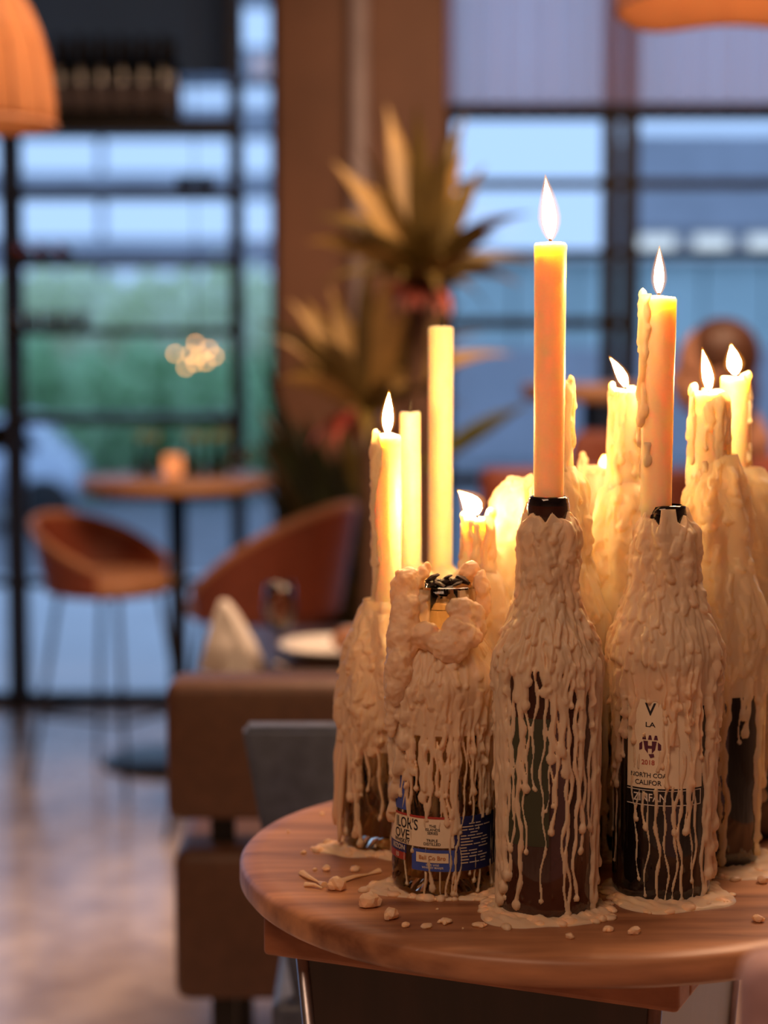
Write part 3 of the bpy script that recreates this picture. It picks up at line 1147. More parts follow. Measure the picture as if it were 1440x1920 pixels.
RL = RF + 0.0002
lab = curved_patch('paper_label', RL, fa(735.5), fa(848), fz(1590), fz(1536), M['label_cream'], fb)
curved_patch('label_red_line', RL + 0.0003, fa(735.5), fa(848), fz(1536), fz(1532), M['label_red'], fb, 16)
curved_patch('label_back', RL, fa(848), fa(925), fz(1634), fz(1532), M['label_navy'], fb)
curved_patch('label_foot', RL, fa(772), fa(848), fz(1634), fz(1594), M['label_blue'], fb)
curved_patch('signature_box', RL + 0.0003, fa(780), fa(838), fz(1618), fz(1600), M['label_cream'], fb)
curved_patch('label_name_strip', RL, fa(735.2), fa(762), fz(1607), fz(1590), M['label_navy'], fb, 10)
curved_patch('label_age_strip', RL, fa(735.2), fa(760), fz(1621), fz(1607), M['label_red'], fb, 10)
curved_patch('blue_neck_label', RL, -1.50, fa(763), fz(1526), fz(1310), M['label_blue'], fb, 12)
RT = RL + 0.0004
text_on(fb, "ILOR'S", 0.0118, RT, fa(783), fz(1551), M['ink'], sx=0.72, align='RIGHT')
text_on(fb, "OVE", 0.0102, RT, fa(768), fz(1572), M['ink'], sx=0.9, align='RIGHT')
text_on(fb, "WHISKEY", 0.0046, RT, fa(768), fz(1585), M['ink'], sx=0.95, align='RIGHT')
text_on(fb, "RIZON", 0.0056, RT, fa(760), fz(1598), M['ink_white'], align='RIGHT')
text_on(fb, "10", 0.0050, RT, fa(746), fz(1614), M['ink_white'])
for i, s_ in enumerate(("THE", "ISLANDS", "SERIES")):
    text_on(fb, s_, 0.0030, RT, fa(809), fz(1550 + 6.5 * i), M['ink'])
for i, s_ in enumerate(("TRIPLE", "DISTILLED")):
    text_on(fb, s_, 0.0030, RT, fa(808), fz(1577 + 6.5 * i), M['ink'])
text_on(fb, "Ball Co Bro", 0.0045, RT + 0.0004, fa(808), fz(1609), M['ink_orange'])
for i, s_ in enumerate(("OUR WISE", "WHISKEY MAKER")):
    text_on(fb, s_, 0.0022, RT, fa(809), fz(1622.5 + 5 * i), M['ink_white'])
# fine print on the back of the label: rows of small unreadable strokes
g_ = random.Random(8)
for i in range(14):
    a = fa(860)
    for j in range(3):
        a2 = min(a + g_.uniform(0.10, 0.26), fa(918))
        if a2 - a > 0.02 and g_.random() < 0.9:
            curved_patch('fine_print', RT, a, a2, fz(1546 + i * 5.6 + 0.9), fz(1546 + i * 5.6 - 0.9), M['ink_white'] if j else M['label_cream'], fb, 3, 0.0001)
        a = a2 + 0.03
wax_coat(fb, pf, HF - 0.001, 202, 420, 0.0009, [(0, 0), (0.125, 0), (0.145, 0.0015), (0.165, 0.0045), (0.19, 0.0055), (0.20, 0.003), (HF, 0.002)],
         84, [((0.0, 0.03), 0.2), ((0.05, 0.085), 3.2), ((0.085, 0.14), 4)], n_short=200, short_zone=(0.50, 0.86),
         bare=[(HF * 0.85, HF + 0.01, -0.55, 0.45), (fz(1592), fz(1535), fa(741), fa(752)), (fz(1606), fz(1539), fa(756), fa(768)), (fz(1592), fz(1539), fa(772), fa(783)),
               (fz(1600), fz(1540), fa(797), fa(820)), (fz(1630), fz(1598), fa(784), fa(799)), (fz(1630), fz(1600), fa(806), fa(832)), (fz(1630), fz(1545), fa(868), fa(886)), (fz(1630), fz(1540), fa(893), fa(916))], thin=14, hw=(0.0012, 0.0030), hh=(0.0011, 0.0024),
         extra=runs([(758, 1664, 0.9), (797, 1690, 1.3), (822, 1682, 0.8), (839, 1682, 1.2), (847, 1676, 0.9), (856, 1680, 1.0), (880, 1640, 0.9), (897, 1676, 1.2), (770, 1600, 1.2), (917, 1670, 1.3), (926, 1680, 1.5)], 832, 97.5, fz, 0.13, 4) + [(5.05 + 0.12 * i, HF * 0.98, 0.06 + 0.02 * i, 0.0045, 0.0050, 700 + i, 1.3) for i in range(5)])
# thick wax lumps round the mouth
def lumps(parent, items, seed, name='wax_lumps'):
    bm = bmesh.new()
    rg_ = random.Random(seed)
    for (c, s) in items:
        add_blob(bm, c, s, 3, 0.03, rg_)
    o_ = bm_obj(name, bm, M['wax'], parent, True)
    md = o_.modifiers.new('r', 'REMESH')
    md.mode = 'VOXEL'
    md.voxel_size = 0.0011
    md.use_smooth_shade = True
    for sz, st in ((0.012, 0.006), (0.005, 0.0028)):
        tx_ = bpy.data.textures.new('lump_noise', 'CLOUDS')
        tx_.noise_scale = sz
        dm = o_.modifiers.new('d', 'DISPLACE')
        dm.texture = tx_
        dm.strength = st
        dm.texture_coords = 'LOCAL'
    return o_


def fpt(px, py, Y=None):
    p = at(px, py, FY - 0.012 if Y is None else Y)
    return (p.x - FX, p.y - FY, p.z - ZB)


lumps(fb, [(fpt(768, 1092, 1.462), (.011, .011, .012)), (fpt(762, 1115, 1.462), (.012, .012, .02)), (fpt(760, 1160, 1.452), (.012, .011, .022)),
           (fpt(790, 1075, 1.465), (.0055, .006, .006)), (fpt(800, 1068, 1.468), (.003, .003, .005)),
           (fpt(755, 1205, 1.447), (.013, .012, .022)), (fpt(750, 1250, 1.442), (.012, .012, .02)), (fpt(742, 1285, 1.442), (.009, .01, .016)),
           (fpt(736, 1330, 1.446), (.006, .006, .022)),
           (fpt(855, 1142, 1.447), (.008, .007, .008)), (fpt(872, 1150, 1.447), (.011, .008, .011)), (fpt(862, 1180, 1.440), (.013, .009, .010)),
           (fpt(890, 1170, 1.450), (.009, .009, .017)), (fpt(880, 1195, 1.438), (.010, .008, .009)), (fpt(820, 1205, 1.438), (.012, .008, .008)),
           (fpt(845, 1215, 1.434), (.014, .008, .012)), (fpt(800, 1195, 1.440), (.010, .008, .012)), (fpt(880, 1075, 1.478), (.008, .007, .009)),
           (fpt(868, 1090, 1.482), (.007, .007, .009)), (fpt(903, 1120, 1.468), (.007, .008, .02))], 5)
bm = bmesh.new()
rg_ = random.Random(14)
for i in range(26):
    p = fpt(840 + rg_.gauss(0, 17), 1096 - abs(rg_.gauss(0, 6)), 1.466 + rg_.uniform(-.008, .010))
    add_blob(bm, p, (rg_.uniform(.003, .008), rg_.uniform(.003, .006), rg_.uniform(.0012, .0028)), 1, 0.25, rg_,
             Matrix.Rotation(rg_.uniform(-.6, .6), 4, 'Y') @ Matrix.Rotation(rg_.uniform(0, 3), 4, 'Z'))
bm_obj('charred_stub', bm, M['char'], fb)

# ---- A: small clear bottle at the left with a lit candle
AX, AY = bx(722, 1.589), 1.589
HA = zrow(1130, AY) - ZB
ab = thing('clear_bottle', 'small clear bottle with wax sheet hanging past its side, left edge of the group', 'bottle', (AX, AY, ZB + 0.0006))
pa = bottle_profile(0.0335, HA, HA * 0.52, HA * 0.97, 0.0150)
glass_bottle(ab, pa, HA, M['clear_glass'], 0.0035, 0.010, finish=False)
wax_coat(ab, pa, HA + 0.002, 303, 380, 0.0010, [(0, 0), (0.085, 0), (0.10, 0.0025), (0.12, 0.0065), (0.17, 0.0095), (HA, 0.0035)],
         74, [((0.0, 0.03), 1.6), ((0.03, 0.09), 3), ((0.09, 0.13), 3)], n_short=230, short_zone=(0.5, 0.98), thin=16, hw=(0.002, 0.004),
         hh=(0.002, 0.004))
# free hanging curtain of wax beyond the left of the bottle
bm = bmesh.new()
for i, (a, l, r) in enumerate(((4.60, 0.058, .0030), (4.52, 0.050, .0034), (4.70, 0.030, .0034), (4.80, 0.018, .0032), (4.42, 0.045, .003), (4.92, 0.010, .003),
                               (4.33, 0.030, .003), (5.05, 0.006, .0028))):
    Rr = 0.0405 - 0.0012 * (i % 3)
    pts, rad = [], []
    for k in range(15):
        s = k / 14
        z = 0.128 - (0.128 - l) * s
        rr_ = Rr - 0.012 * (1 - s) ** 2.0 + 0.0015 * s
        pts.append((rr_ * math.sin(a + 0.02 * math.sin(7 * s + i)), -rr_ * math.cos(a + 0.02 * math.sin(7 * s + i)), z))
        rad.append(r * (1.35 - 0.6 * s + 0.15 * math.sin(19 * s + i)) * (0.6 if k == 14 else 1))
    add_tube(bm, pts, rad, 10)
bm_obj('hanging_wax', bm, M['wax'], ab, True)
candle('slim lit candle with a wax run down its left side, in the small clear bottle', AX + 0.002, AY, HA + ZB, zrow(815, AY), 0.0118, 0.0112, 21, rough=0.5,
       drips=7, drip_side=4.9, fl=(0.0012, 0.034), fw=0.0095, spill=[(4.9, 0.001, 0.0026), (4.7, -0.004, 0.0028), (5.2, -0.003, 0.002)], melt=0.004)

# ---- J: wine bottle with the white V label
JX, JY = bx(1241, 1.456), 1.456
RJ = 0.0378
HJ = zrow(950, JY) - ZB
jb = thing('wine_bottle', 'black wine bottle with cream V label and black band, coated in wax', 'bottle', (JX, JY, ZB + 0.0006))
pj = bottle_profile(RJ, HJ, HJ * 0.62, HJ * 0.82, 0.0145)
glass_bottle(jb, pj, HJ, M['dark_glass2'])
jw = RJ / 1.456 * F / 1.03


def ja(px):
    return math.asin(max(-0.999, min(0.999, (px - 1241) / 91.0)))


def jz(py):
    return zrow(py, JY - RJ * 0.95) - ZB


RL2 = RJ + 0.0002
curved_patch('paper_label', RL2, ja(1170), ja(1302), jz(1480), jz(1262), M['label_cream'], jb)
curved_patch('label_band', RL2, ja(1168), ja(1303), jz(1512), jz(1480), M['label_black'], jb)
for (ya, yb) in ((1484.6, 1483.2), (1512.2, 1510.6)):
    curved_patch('band_line', RL2 + 0.0003, ja(1170), ja(1300), jz(ya), jz(yb), M['ink_white'], jb, 16, 0.0001)
curved_patch('band_line', RL2 + 0.0003, ja(1299), ja(1300.5), jz(1512), jz(1483), M['ink_white'], jb, 2, 0.0001)
RT2 = RL2 + 0.0004
text_on(jb, "V", 0.0135, RT2, ja(1206), jz(1333), M['ink'])
text_on(jb, "LA", 0.0052, RT2, ja(1206), jz(1361), M['ink'], sx=1.3)
text_on(jb, "2018", 0.0052, RT2, ja(1203), jz(1432), M['ink_red'])
text_on(jb, "NORTH COA", 0.0048, RT2, ja(1203), jz(1456), M['ink'])
text_on(jb, "CALIFOR", 0.0052, RT2, ja(1203), jz(1470), M['ink'])
text_on(jb, "ZINFAN", 0.0085, RT2, ja(1206), jz(1498), M['ink_white'], sx=0.85)
# small plum crest: shield, cross bar, crown
bm = bmesh.new()
def crest_poly(pts):
    vs = []
    for (px_, py_) in pts:
        a = ja(1206) + px_ / RT2
        r = RT2 + 0.0001
        vs.append(bm.verts.new((r * math.sin(a), -r * math.cos(a), jz(1400) + py_)))
    bm.faces.new(vs)
crest_poly([(-.0052, .0035), (-.0015, .0035), (-.0015, -.006), (-.004, -.003)])
crest_poly([(.0015, .0035), (.0052, .0035), (.004, -.003), (.0015, -.006)])
crest_poly([(-.0015, .0000), (.0015, .0000), (.0015, -.0022), (-.0015, -.0022)])
for q in (-.0045, 0, .0045):
    crest_poly([(q - .0016, .0045), (q + .0016, .0045), (q + .0008, .0080), (q - .0008, .0080)])
crest_poly([(-.0085, .001), (-.006, .003), (-.006, -.003), (-.0085, -.004)])
crest_poly([(.006, .003), (.0085, .001), (.0085, -.004), (.006, -.003)])
crest_poly([(-.001, -.0065), (.003, -.0060), (.0035, -.0085), (.0005, -.0095)])
bm_obj('label_crest', bm, M['ink_purple'], jb)
wax_coat(jb, pj, HJ - 0.002, 404, 420, 0.0009, [(0, 0), (0.150, 0), (0.175, 0.0022), (0.205, 0.0058), (0.245, 0.0095), (0.28, 0.009), (HJ - 0.006, 0.004), (HJ, 0.002)],
         100, [((0.0, 0.03), 0.3), ((0.04, 0.09), 1.6), ((0.09, 0.14), 4), ((0.14, 0.20), 4)], n_short=360, short_zone=(0.45, 0.97),
         bare=[(HJ - 0.010, HJ + 0.01, -1.1, -0.35), (HJ - 0.010, HJ + 0.01, 0.3, 1.2), (jz(1370), jz(1318), ja(1194), ja(1219)), (jz(1424), jz(1384), ja(1190), ja(1222)), (jz(1440), jz(1424), ja(1192), ja(1218)), (jz(1480), jz(1446), ja(1180), ja(1190)), (jz(1480), jz(1450), ja(1194), ja(1222)), (jz(1476), jz(1400), ja(1240), ja(1256))], thin=10,
         extra=runs([(1186, 1652, 0.9), (1181, 1540, 1.2), (1202, 1682, 0.8), (1199, 1555, 1.5), (1220, 1690, 1.5), (1236, 1692, 1.0), (1252, 1693, 1.1), (1263, 1690, 1.4), (1277, 1560, 2.2), (1289, 1655, 1.2), (1284, 1692, 0.9), (1308, 1692, 1.9), (1318, 1650, 1.6), (1325, 1640, 1.4)], 1241, 91, jz, 0.12, 5) + [(0.95 + 0.09 * i, 0.24, 0.02 + 0.018 * (i % 3), 0.0034, 0.0046, 800 + i, 1.3) for i in range(7)])
jr = lathe('mouth_ring', [(0.0143, -0.010), (0.0156, -0.010), (0.0158, -0.004), (0.0152, 0.0), (0.0122, 0.001)], M['dark_glass2'], jb, 48, (0, 0, HJ))
candle('thick cream candle with a wax ridge on its left, above the V label bottle', JX - 0.0075, JY, HJ + ZB, zrow(556, JY), 0.0118, 0.0132, 33, rough=0.35,
       drips=4, drip_side=4.75, fl=(0.0, 0.034), fw=0.0088, spill=[(4.75, 0.0015, 0.0032), (4.6, -0.003, 0.003), (4.95, 0.000, 0.0022), (5.3, -0.002, 0.0018)], melt=0.003)


# ---- bottles further back
def back_bottle(label, px, Y, top_py, seed, coat_mul=1.0, R_=0.037, group=None, glass='dark_glass2', nth=230, dz=0.0016, ztop_extra=0.0, lum=(), crad=0.0125):
    X = bx(px, Y)
    H = zrow(top_py, Y) - ZB
    o = thing('wine_bottle', label, 'bottle', (X, Y, ZB + 0.0006), 0, group)
    tall = H > 0.26
    p = bottle_profile(R_, H, H * (0.60 if tall else 0.50), H * (0.82 if tall else 0.86), 0.0145)
    glass_bottle(o, p, H, M[glass], seg=48)
    cm = coat_mul
    p2 = p + [(H + 0.004, crad), (H + 0.05, crad)]
    ztop_extra = max(ztop_extra, 0.012) if crad else ztop_extra
    wax_coat(o, p2, H + ztop_extra, seed, nth, dz,
             [(0, 0), (H * 0.45, 0.0), (H * 0.55, 0.003 * cm), (H * 0.72, 0.0075 * cm), (H * 0.88, 0.0090 * cm), (H * 0.97, 0.0065 * cm), (H + 0.004, 0.0042 * cm), (H + ztop_extra * 0.8, 0.0012), (H + ztop_extra, 0.0)],
             70, [((0.0, 0.03), 2.2), ((0.03, 0.09), 2.4), ((0.09, 0.2), 3)], n_short=150, short_zone=(0.45, 0.99), thin=10,
             hw=(0.0022, 0.0042), hh=(0.0022, 0.0044), wm='wax_glow')
    if lum:
        lumps(o, [((at(qx, qy, Y + dy).x - X, dy, at(qx, qy, Y + dy).z - ZB), s) for (qx, qy, dy, s) in lum], seed)
    return o, X, H


o, KX, HK = back_bottle('dark wine bottle under the thickest wax hump, right of the V label bottle', 1335, 1.55, 905, 505, 1.35, 0.0385, nth=380, dz=0.0010,
                        ztop_extra=0.022, crad=0.0165)
candle('short wax-crusted candle with a leaning flame, beside the V label bottle', KX - 0.0075, 1.55, HK + ZB, zrow(735, 1.55), 0.0170, 0.0140, 41, rough=0.9, drips=12,
       fl=(-0.006, 0.033), fw=0.0098, spill=[(4.5, 0.001, 0.004), (4.1, 0.003, 0.003), (4.9, -0.002, 0.003), (4.7, -0.012, 0.0026)], melt=0.004)
o, LX, HL = back_bottle('wine bottle buried in wax behind the thickest wax hump', 1392, 1.640, 905, 606, 1.3, nth=300, dz=0.0013, ztop_extra=0.004)
candle('clean pale candle with a round flame, behind the wax-crusted candle', LX - 0.0125, 1.640, HL + ZB, zrow(706, 1.64), 0.0128, 0.0122, 43, rough=0.3, drips=3, drip_side=1.6,
       fl=(-0.004, 0.025), fw=0.0135, spill=[(1.2, 0.0005, 0.003), (0.6, 0.0, 0.0026), (1.9, 0.0, 0.002)], melt=0.003)
o, IX, HI = back_bottle('wax-covered wine bottle between the olive and V label bottles', 1165, 1.590, 925, 707, 1.2, nth=300, dz=0.0013, ztop_extra=0.006)
candle('wax-crusted candle with flame blown left, half behind the V label candle', IX, 1.590, HI + ZB, zrow(730, 1.59), 0.0140, 0.0125, 47, rough=0.9, drips=10,
       fl=(-0.0135, 0.024), fw=0.0085, spill=[(4.6, 0.002, 0.003), (4.2, -0.001, 0.003), (5.0, -0.003, 0.003)], melt=0.003)
o, EX, HE = back_bottle('wax-covered wine bottle directly behind the olive labelled bottle', 1045, 1.525, 905, 808, 1.1, nth=300, dz=0.0013, ztop_extra=0.004)
candle('unlit bright wax-crusted candle mostly hidden behind the tallest candle', EX, 1.525, HE + ZB, zrow(716, 1.525), 0.0105, 0.0095, 53, rough=0.6, drips=7, fl=None,
       spill=[(1.5, 0.001, 0.0026), (1.0, 0.003, 0.002), (2.0, 0.000, 0.0024)], melt=0.003)
o, HX, HH = back_bottle('squat wax mound bottle with spiky burnt-down stub and small flame', 1112, 1.720, 905, 909, 1.35, 0.036, ztop_extra=0.003,
                        lum=[(1092, 885, -.008, (.006, .006, .014)), (1092, 870, -.008, (.0025, .003, .010)), (1118, 892, -.006, (.012, .010, .010)),
                             (1131, 880, -.004, (.005, .005, .012)), (1070, 905, -.010, (.010, .009, .009)), (1085, 910, -.010, (.012, .010, .012))])
candle('burnt-down stub with a tiny flame in the spiky wax mound', HX + 0.0085, 1.720, HH + ZB, zrow(885, 1.72), 0.010, 0.009, 57, rough=0.8, fl=(0.0, 0.012), fw=0.0075, melt=0.002)
o, MX, HM = back_bottle('wax-domed wine bottle without a candle, left behind the olive labelled bottle', 972, 1.650, 925, 1010, 1.45,
                        lum=[(972, 925, -.004, (.016, .015, .014)), (950, 935, -.006, (.008, .008, .012)), (990, 912, -.006, (.007, .007, .010)),
                             (996, 908, -.006, (.003, .003, .009))])
o, DX, HD = back_bottle('short wax-covered bottle behind the whiskey bottle', 893, 1.575, 1085, 1111, 1.2, 0.036, ztop_extra=0.004)
candle('stubby candle with a large flame swept sideways, behind the whiskey bottle', DX, 1.575, HD + ZB, zrow(968, 1.575), 0.0140, 0.0125, 61, rough=0.9, drips=8,
       fl=(-0.016, 0.019), fw=0.0175, spill=[(1.4, 0.002, 0.004), (1.0, 0.000, 0.004), (1.9, 0.001, 0.004), (4.8, 0.000, 0.003)], melt=0.003)
o, BX_, HB = back_bottle('short wax-covered bottle behind the small clear bottle', 768, 1.690, 1085, 1212, 1.0, 0.034, ztop_extra=0.004)
candle('plain unlit candle just behind the slim lit candle', BX_, 1.690, HB + ZB, zrow(772, 1.69), 0.0100, 0.0092, 67, rough=0.2, fl=None, melt=0.001)
o, CX, HC = back_bottle('short wax-covered bottle at the far edge of the slab', 824, 1.770, 1085, 1313, 1.0, 0.034, ztop_extra=0.004)
candle('tall unlit glowing candle standing alone behind the whiskey bottle', CX, 1.770, HC + ZB, zrow(612, 1.77), 0.0112, 0.0115, 71, rough=0.15, fl=None, melt=0.001)


# ------------------------------------------------------------------ spilled wax on the slab
def puddle(label, cx_, cy_, r0, amp, seed, name='wax_puddle', squash=1.0, hmax=0.0035, inner=0.0, lobes=None):
    g = np.random.RandomState(seed)
    n, m = 96, 20
    th = np.arange(n) * 2 * PI / n
    out = r0 + amp * sum(g.uniform(0.3, 1.0) / (1 + 0.25 * k_) * np.sin(k_ * th + g.uniform(0, 6.28)) for k_ in (2, 3, 4, 5, 7, 9, 13)) * 0.5
    if lobes:
        for (a, wd, ex) in lobes:
            d = (th - a + PI) % (2 * PI) - PI
            out += ex * np.exp(-(d / wd) ** 2)
    V = []
    for j in range(m):
        s = j / (m - 1)
        for k_ in range(n):
            rr_ = inner + (out[k_] - inner) * s
            x, y = rr_ * math.sin(th[k_]), -rr_ * math.cos(th[k_]) * squash
            h_ = hmax * (1 - s ** 3) ** 0.6 * (0.75 + 0.25 * math.sin(x * 260 + seed) * math.cos(y * 310 + 2 * seed) + 0.18 * math.sin(x * 700 + y * 520))
            V.append((x, y, max(h_, 0.0002) if s < 1 else -0.0004))
    Fc = []
    for j in range(m - 1):
        for k_ in range(n):
            k2 = (k_ + 1) % n
            Fc.append((j * n + k_, (j + 1) * n + k_, (j + 1) * n + k2, j * n + k2))
    bm = bmesh.new()
    vs = [bm.verts.new(v) for v in V]
    for f_ in Fc:
        bm.faces.new([vs[i] for i in f_])
    rg_ = random.Random(seed)
    for _ in range(70):
        a = rg_.uniform(0, 2 * PI)
        k_ = int(a / (2 * PI) * n) % n
        rr_ = rg_.uniform(max(inner, r0 * 0.86), out[k_] * 1.02)
        q = rg_.uniform(0.0020, 0.0065)
        add_blob(bm, (rr_ * math.sin(a), -rr_ * math.cos(a), 0.0008), (q, q * rg_.uniform(.6, 1), q * rg_.uniform(.35, .7)), 2, 0.10, rg_,
                 Matrix.Rotation(rg_.uniform(0, 3), 4, 'Z'))
    for v in bm.verts:
        v.co.z = max(v.co.z, -0.0004)
    o_ = bm_obj(name, bm, M['wax'], None, True)
    o_.location = (cx_, cy_, ZB)
    tag(o_, label, 'wax', 'hardened wax pools on the slab')
    return o_


puddle('lumpy hardened wax pool round the foot of the olive labelled bottle', GX, GY, 0.044, 0.006, 1, lobes=[(5.6, .5, .022), (0.9, .5, .012), (0.2, .3, .006)], hmax=.005, inner=.030)
puddle('hardened wax pool spread round the foot of the V label bottle', JX, JY, 0.046, 0.006, 2, lobes=[(0.9, .5, .016), (5.8, .5, .014), (0.1, .4, .008)], hmax=.005, inner=.030)
puddle('thin hardened wax pool beside the foot of the whiskey bottle', FX, FY, 0.043, 0.004, 3, lobes=[(4.9, .45, .020), (0.9, .4, .014), (1.4, .4, .016)], hmax=.0035, inner=.032)
puddle('hardened wax pool with a crumbly left edge under the small clear bottle', AX, AY, 0.038, 0.004, 4, lobes=[(4.95, .35, .024), (5.6, .3, .010), (0.3, .4, .014)], hmax=.005, inner=.026)
puddle('wide hardened wax pool under the thickest wax hump', KX, 1.55, 0.056, 0.006, 5, lobes=[(0.4, .6, .016)], hmax=.004, inner=.030)
puddle('hardened wax pool under the bottle between the olive and V label bottles', IX - 0.01, 1.585, 0.050, 0.006, 6, hmax=.004, inner=.028)


def chip(px, py, s, seed, label, flat=0.45, group=None):
    g = random.Random(seed)
    p = ground(px, py, ZB)
    bm = bmesh.new()
    sx, sy, sz = s * g.uniform(0.9, 1.2), s * g.uniform(0.7, 1.0), s * flat
    add_blob(bm, (0, 0, sz * 0.75), (sx, sy, sz), 2, 0.16, g)
    for _ in range(3):
        add_blob(bm, (g.uniform(-.8, .8) * sx, g.uniform(-.8, .8) * sy, sz * 0.55), (sx * .5, sy * .5, sz * .7), 1, 0.2, g)
    for v in bm.verts:
        v.co.z = max(v.co.z, 0)
    o_ = bm_obj('wax_chip', bm, M['wax'], None, False)
    o_.location = (p.x, p.y, ZB)
    o_.rotation_euler = (0, 0, g.uniform(0, 6.28))
    tag(o_, label, 'wax chip', group)
    return o_


chip(691, 1700, 0.0085, 1, 'largest loose flake of wax on the slab before the whiskey bottle', 0.75)
chip(733, 1722, 0.0052, 2, 'upright crumb of wax next to the largest flake', 0.9)
chip(760, 1738, 0.0032, 3, 'small crumb of wax between the largest flake and the slab rim', 0.7)
chip(800, 1739, 0.0050, 4, 'long thin wax sliver in front of the whiskey bottle', 0.35)
chip(836, 1731, 0.0042, 5, 'pair of pale wax crumbs in front of the whiskey bottle', 0.55)
chip(898, 1737, 0.0045, 6, 'flat wax sliver between the whiskey and olive labelled bottles', 0.4)
chip(632, 1668, 0.0085, 7, 'rounded wax lump at the left end of the wax splinters', 0.7)
chip(612, 1632, 0.0036, 8, 'small wax crumb left of the clear bottle pool', 0.7)
chip(666, 1634, 0.0042, 9, 'small wax crumb before the clear bottle', 0.7)
GRP = 'tiny wax crumbs strewn on the slab'
for i, (px_, py_, s_) in enumerate(((590, 1632, .0018), (705, 1690, .0030), (722, 1672, .0030), (820, 1706, .0012), (868, 1742, .0010), (1190, 1751, .0045),
                                    (1140, 1746, .0034), (1068, 1760, .0034), (1420, 1728, .0045), (1330, 1700, .0030), (570, 1600, .0022), (655, 1525, .0020), (935, 1668, .0055),
                                    (604, 1527, .0018), (540, 1560, .0014), (1430, 1655, .0050))):
    chip(px_, py_, s_, 40 + i, 'tiny crumb of wax lying loose on the walnut slab', 0.7, GRP)
# splinters of wax
def splinter(pts, wd, label):
    P3 = [ground(x, y, ZB) for x, y in pts]
    c = P3[0]
    bm = bmesh.new()
    add_tube(bm, [(p.x - c.x, p.y - c.y, 0.0016 + 0.001 * (i % 2)) for i, p in enumerate(P3)], [wd * (0.6 + 0.4 * math.sin(2.1 * i + 1)) for i in range(len(P3))], 6)
    for v in bm.verts:
        v.co.z = max(v.co.z * 0.8, 0.0)
    o_ = bm_obj('wax_splinter', bm, M['wax'])
    o_.location = (c.x, c.y, ZB)
    tag(o_, label, 'wax chip')
splinter([(640, 1655), (665, 1648), (690, 1642), (712, 1637)], 0.0030, 'long straight wax splinter pointing at the clear bottle')
splinter([(566, 1640), (580, 1650), (596, 1656), (608, 1664)], 0.0034, 'bent wax splinter at the far left of the wax crumbs')
splinter([(572, 1662), (590, 1664), (604, 1668)], 0.0028, 'short wax splinter lying under the bent one')

# ================================================================== THE REST OF THE ROOM
# ---- brown leather bar chair behind the slab
SY = 2.62
sx0, sx1 = at(308, 1400, SY).x, at(308, 1400, SY).x + 0.46
stool = thing('bar_chair', 'brown leather bar chair with box cushions and black metal frame', 'chair', ((sx0 + sx1) / 2, SY + 0.2, 0))
zt4, zb4 = zrow(1283, SY), zrow(1545, SY)
box('backrest', (0, -0.14, (zt4 + zb4) / 2), (0.46, 0.10, zt4 - zb4), M['brown_leather'], stool, bev=0.018)
zt5, zb5 = zrow(1600, SY), zrow(1885, SY)
box('seat', (0.004, 0.04, (zt5 + zb5) / 2), (0.45, 0.46, zt5 - zb5), M['brown_leather'], stool, bev=0.02)
for sx_ in (-1, 1):
    box('back_post', (sx_ * 0.155, -0.13, (zb4 + zt5) / 2), (0.034, 0.022, zb4 - zt5 + 0.06), M['black_metal'], stool)
    for sy_ in (-1, 1):
        box('leg', (sx_ * 0.155, 0.04 + sy_ * 0.17, zb5 / 2), (0.034, 0.034, zb5 + 0.01), M['black_metal'], stool)
    box('foot_rail', (sx_ * 0.155, 0.04, 0.20), (0.02, 0.34, 0.02), M['black_metal'], stool)
box('foot_rail', (0, -0.13, 0.20), (0.31, 0.02, 0.02), M['black_metal'], stool)

# ---- slate chair tucked behind the candle stand
DY = 2.06
q0, q1 = at(455, 1358, DY), at(494, 1560, DY)
dch = thing('slate_chair', 'dark slate panel-back chair standing right behind the candle stand', 'chair', (q0.x + 0.20, DY, 0))
bm = bmesh.new()
zt6 = q0.z
zb6 = 0.66
slope = (q1.x - q0.x) / (q0.z - q1.z)
hw1 = 0.20
hw2 = 0.20 - slope * (zt6 - zb6)
vs = []
for y_ in (-0.02, 0.02):
    vs.append([bm.verts.new(p) for p in ((-hw1, y_, zt6), (hw1, y_, zt6), (hw2, y_ + 0.0, zb6), (-hw2, y_, zb6))])
bm.faces.new(vs[0]); bm.faces.new(vs[1][::-1])
for k_ in range(4):
    bm.faces.new((vs[0][k_], vs[1][k_], vs[1][(k_ + 1) % 4], vs[0][(k_ + 1) % 4]))
bmesh.ops.bevel(bm, geom=bm.edges[:], offset=0.006, segments=2, affect='EDGES')
bm_obj('backrest', bm, M['slate'], dch)
box('seat', (0, 0.17, 0.64), (0.34, 0.38, 0.06), M['slate'], dch, bev=0.012)
for sx_ in (-1, 1):
    for y_ in (0.02, 0.32):
        tube('leg', [(sx_ * 0.13, y_, 0.62), (sx_ * 0.16, y_ + (0.02 if y_ > .1 else -0.02), 0)], [0.014, 0.010], M['black_metal'], dch, 10)

# ---- mauve chair close to the camera, only its corner in view
fq = at(1368, 1750, 0.93)
mch = thing('mauve_chair', 'mauve upholstered chair whose back corner rises in front of the slab', 'chair', (fq.x + 0.21, 0.90, 0))
bm = bmesh.new()
add_box(bm, (0, 0, (fq.z + 0.62) / 2), (0.42, 0.05, fq.z - 0.62), 0, 0.016)
bm_obj('backrest', bm, M['lilac'], mch, True)
box('seat', (0, -0.20, 0.60), (0.42, 0.42, 0.09), M['lilac'], mch, bev=0.02)
for sx_ in (-1, 1):
    for y_ in (-0.02, -0.37):
        tube('leg', [(sx_ * 0.17, y_, 0.57), (sx_ * 0.19, y_, 0)], [0.018, 0.012], M['black_metal'], mch, 10)

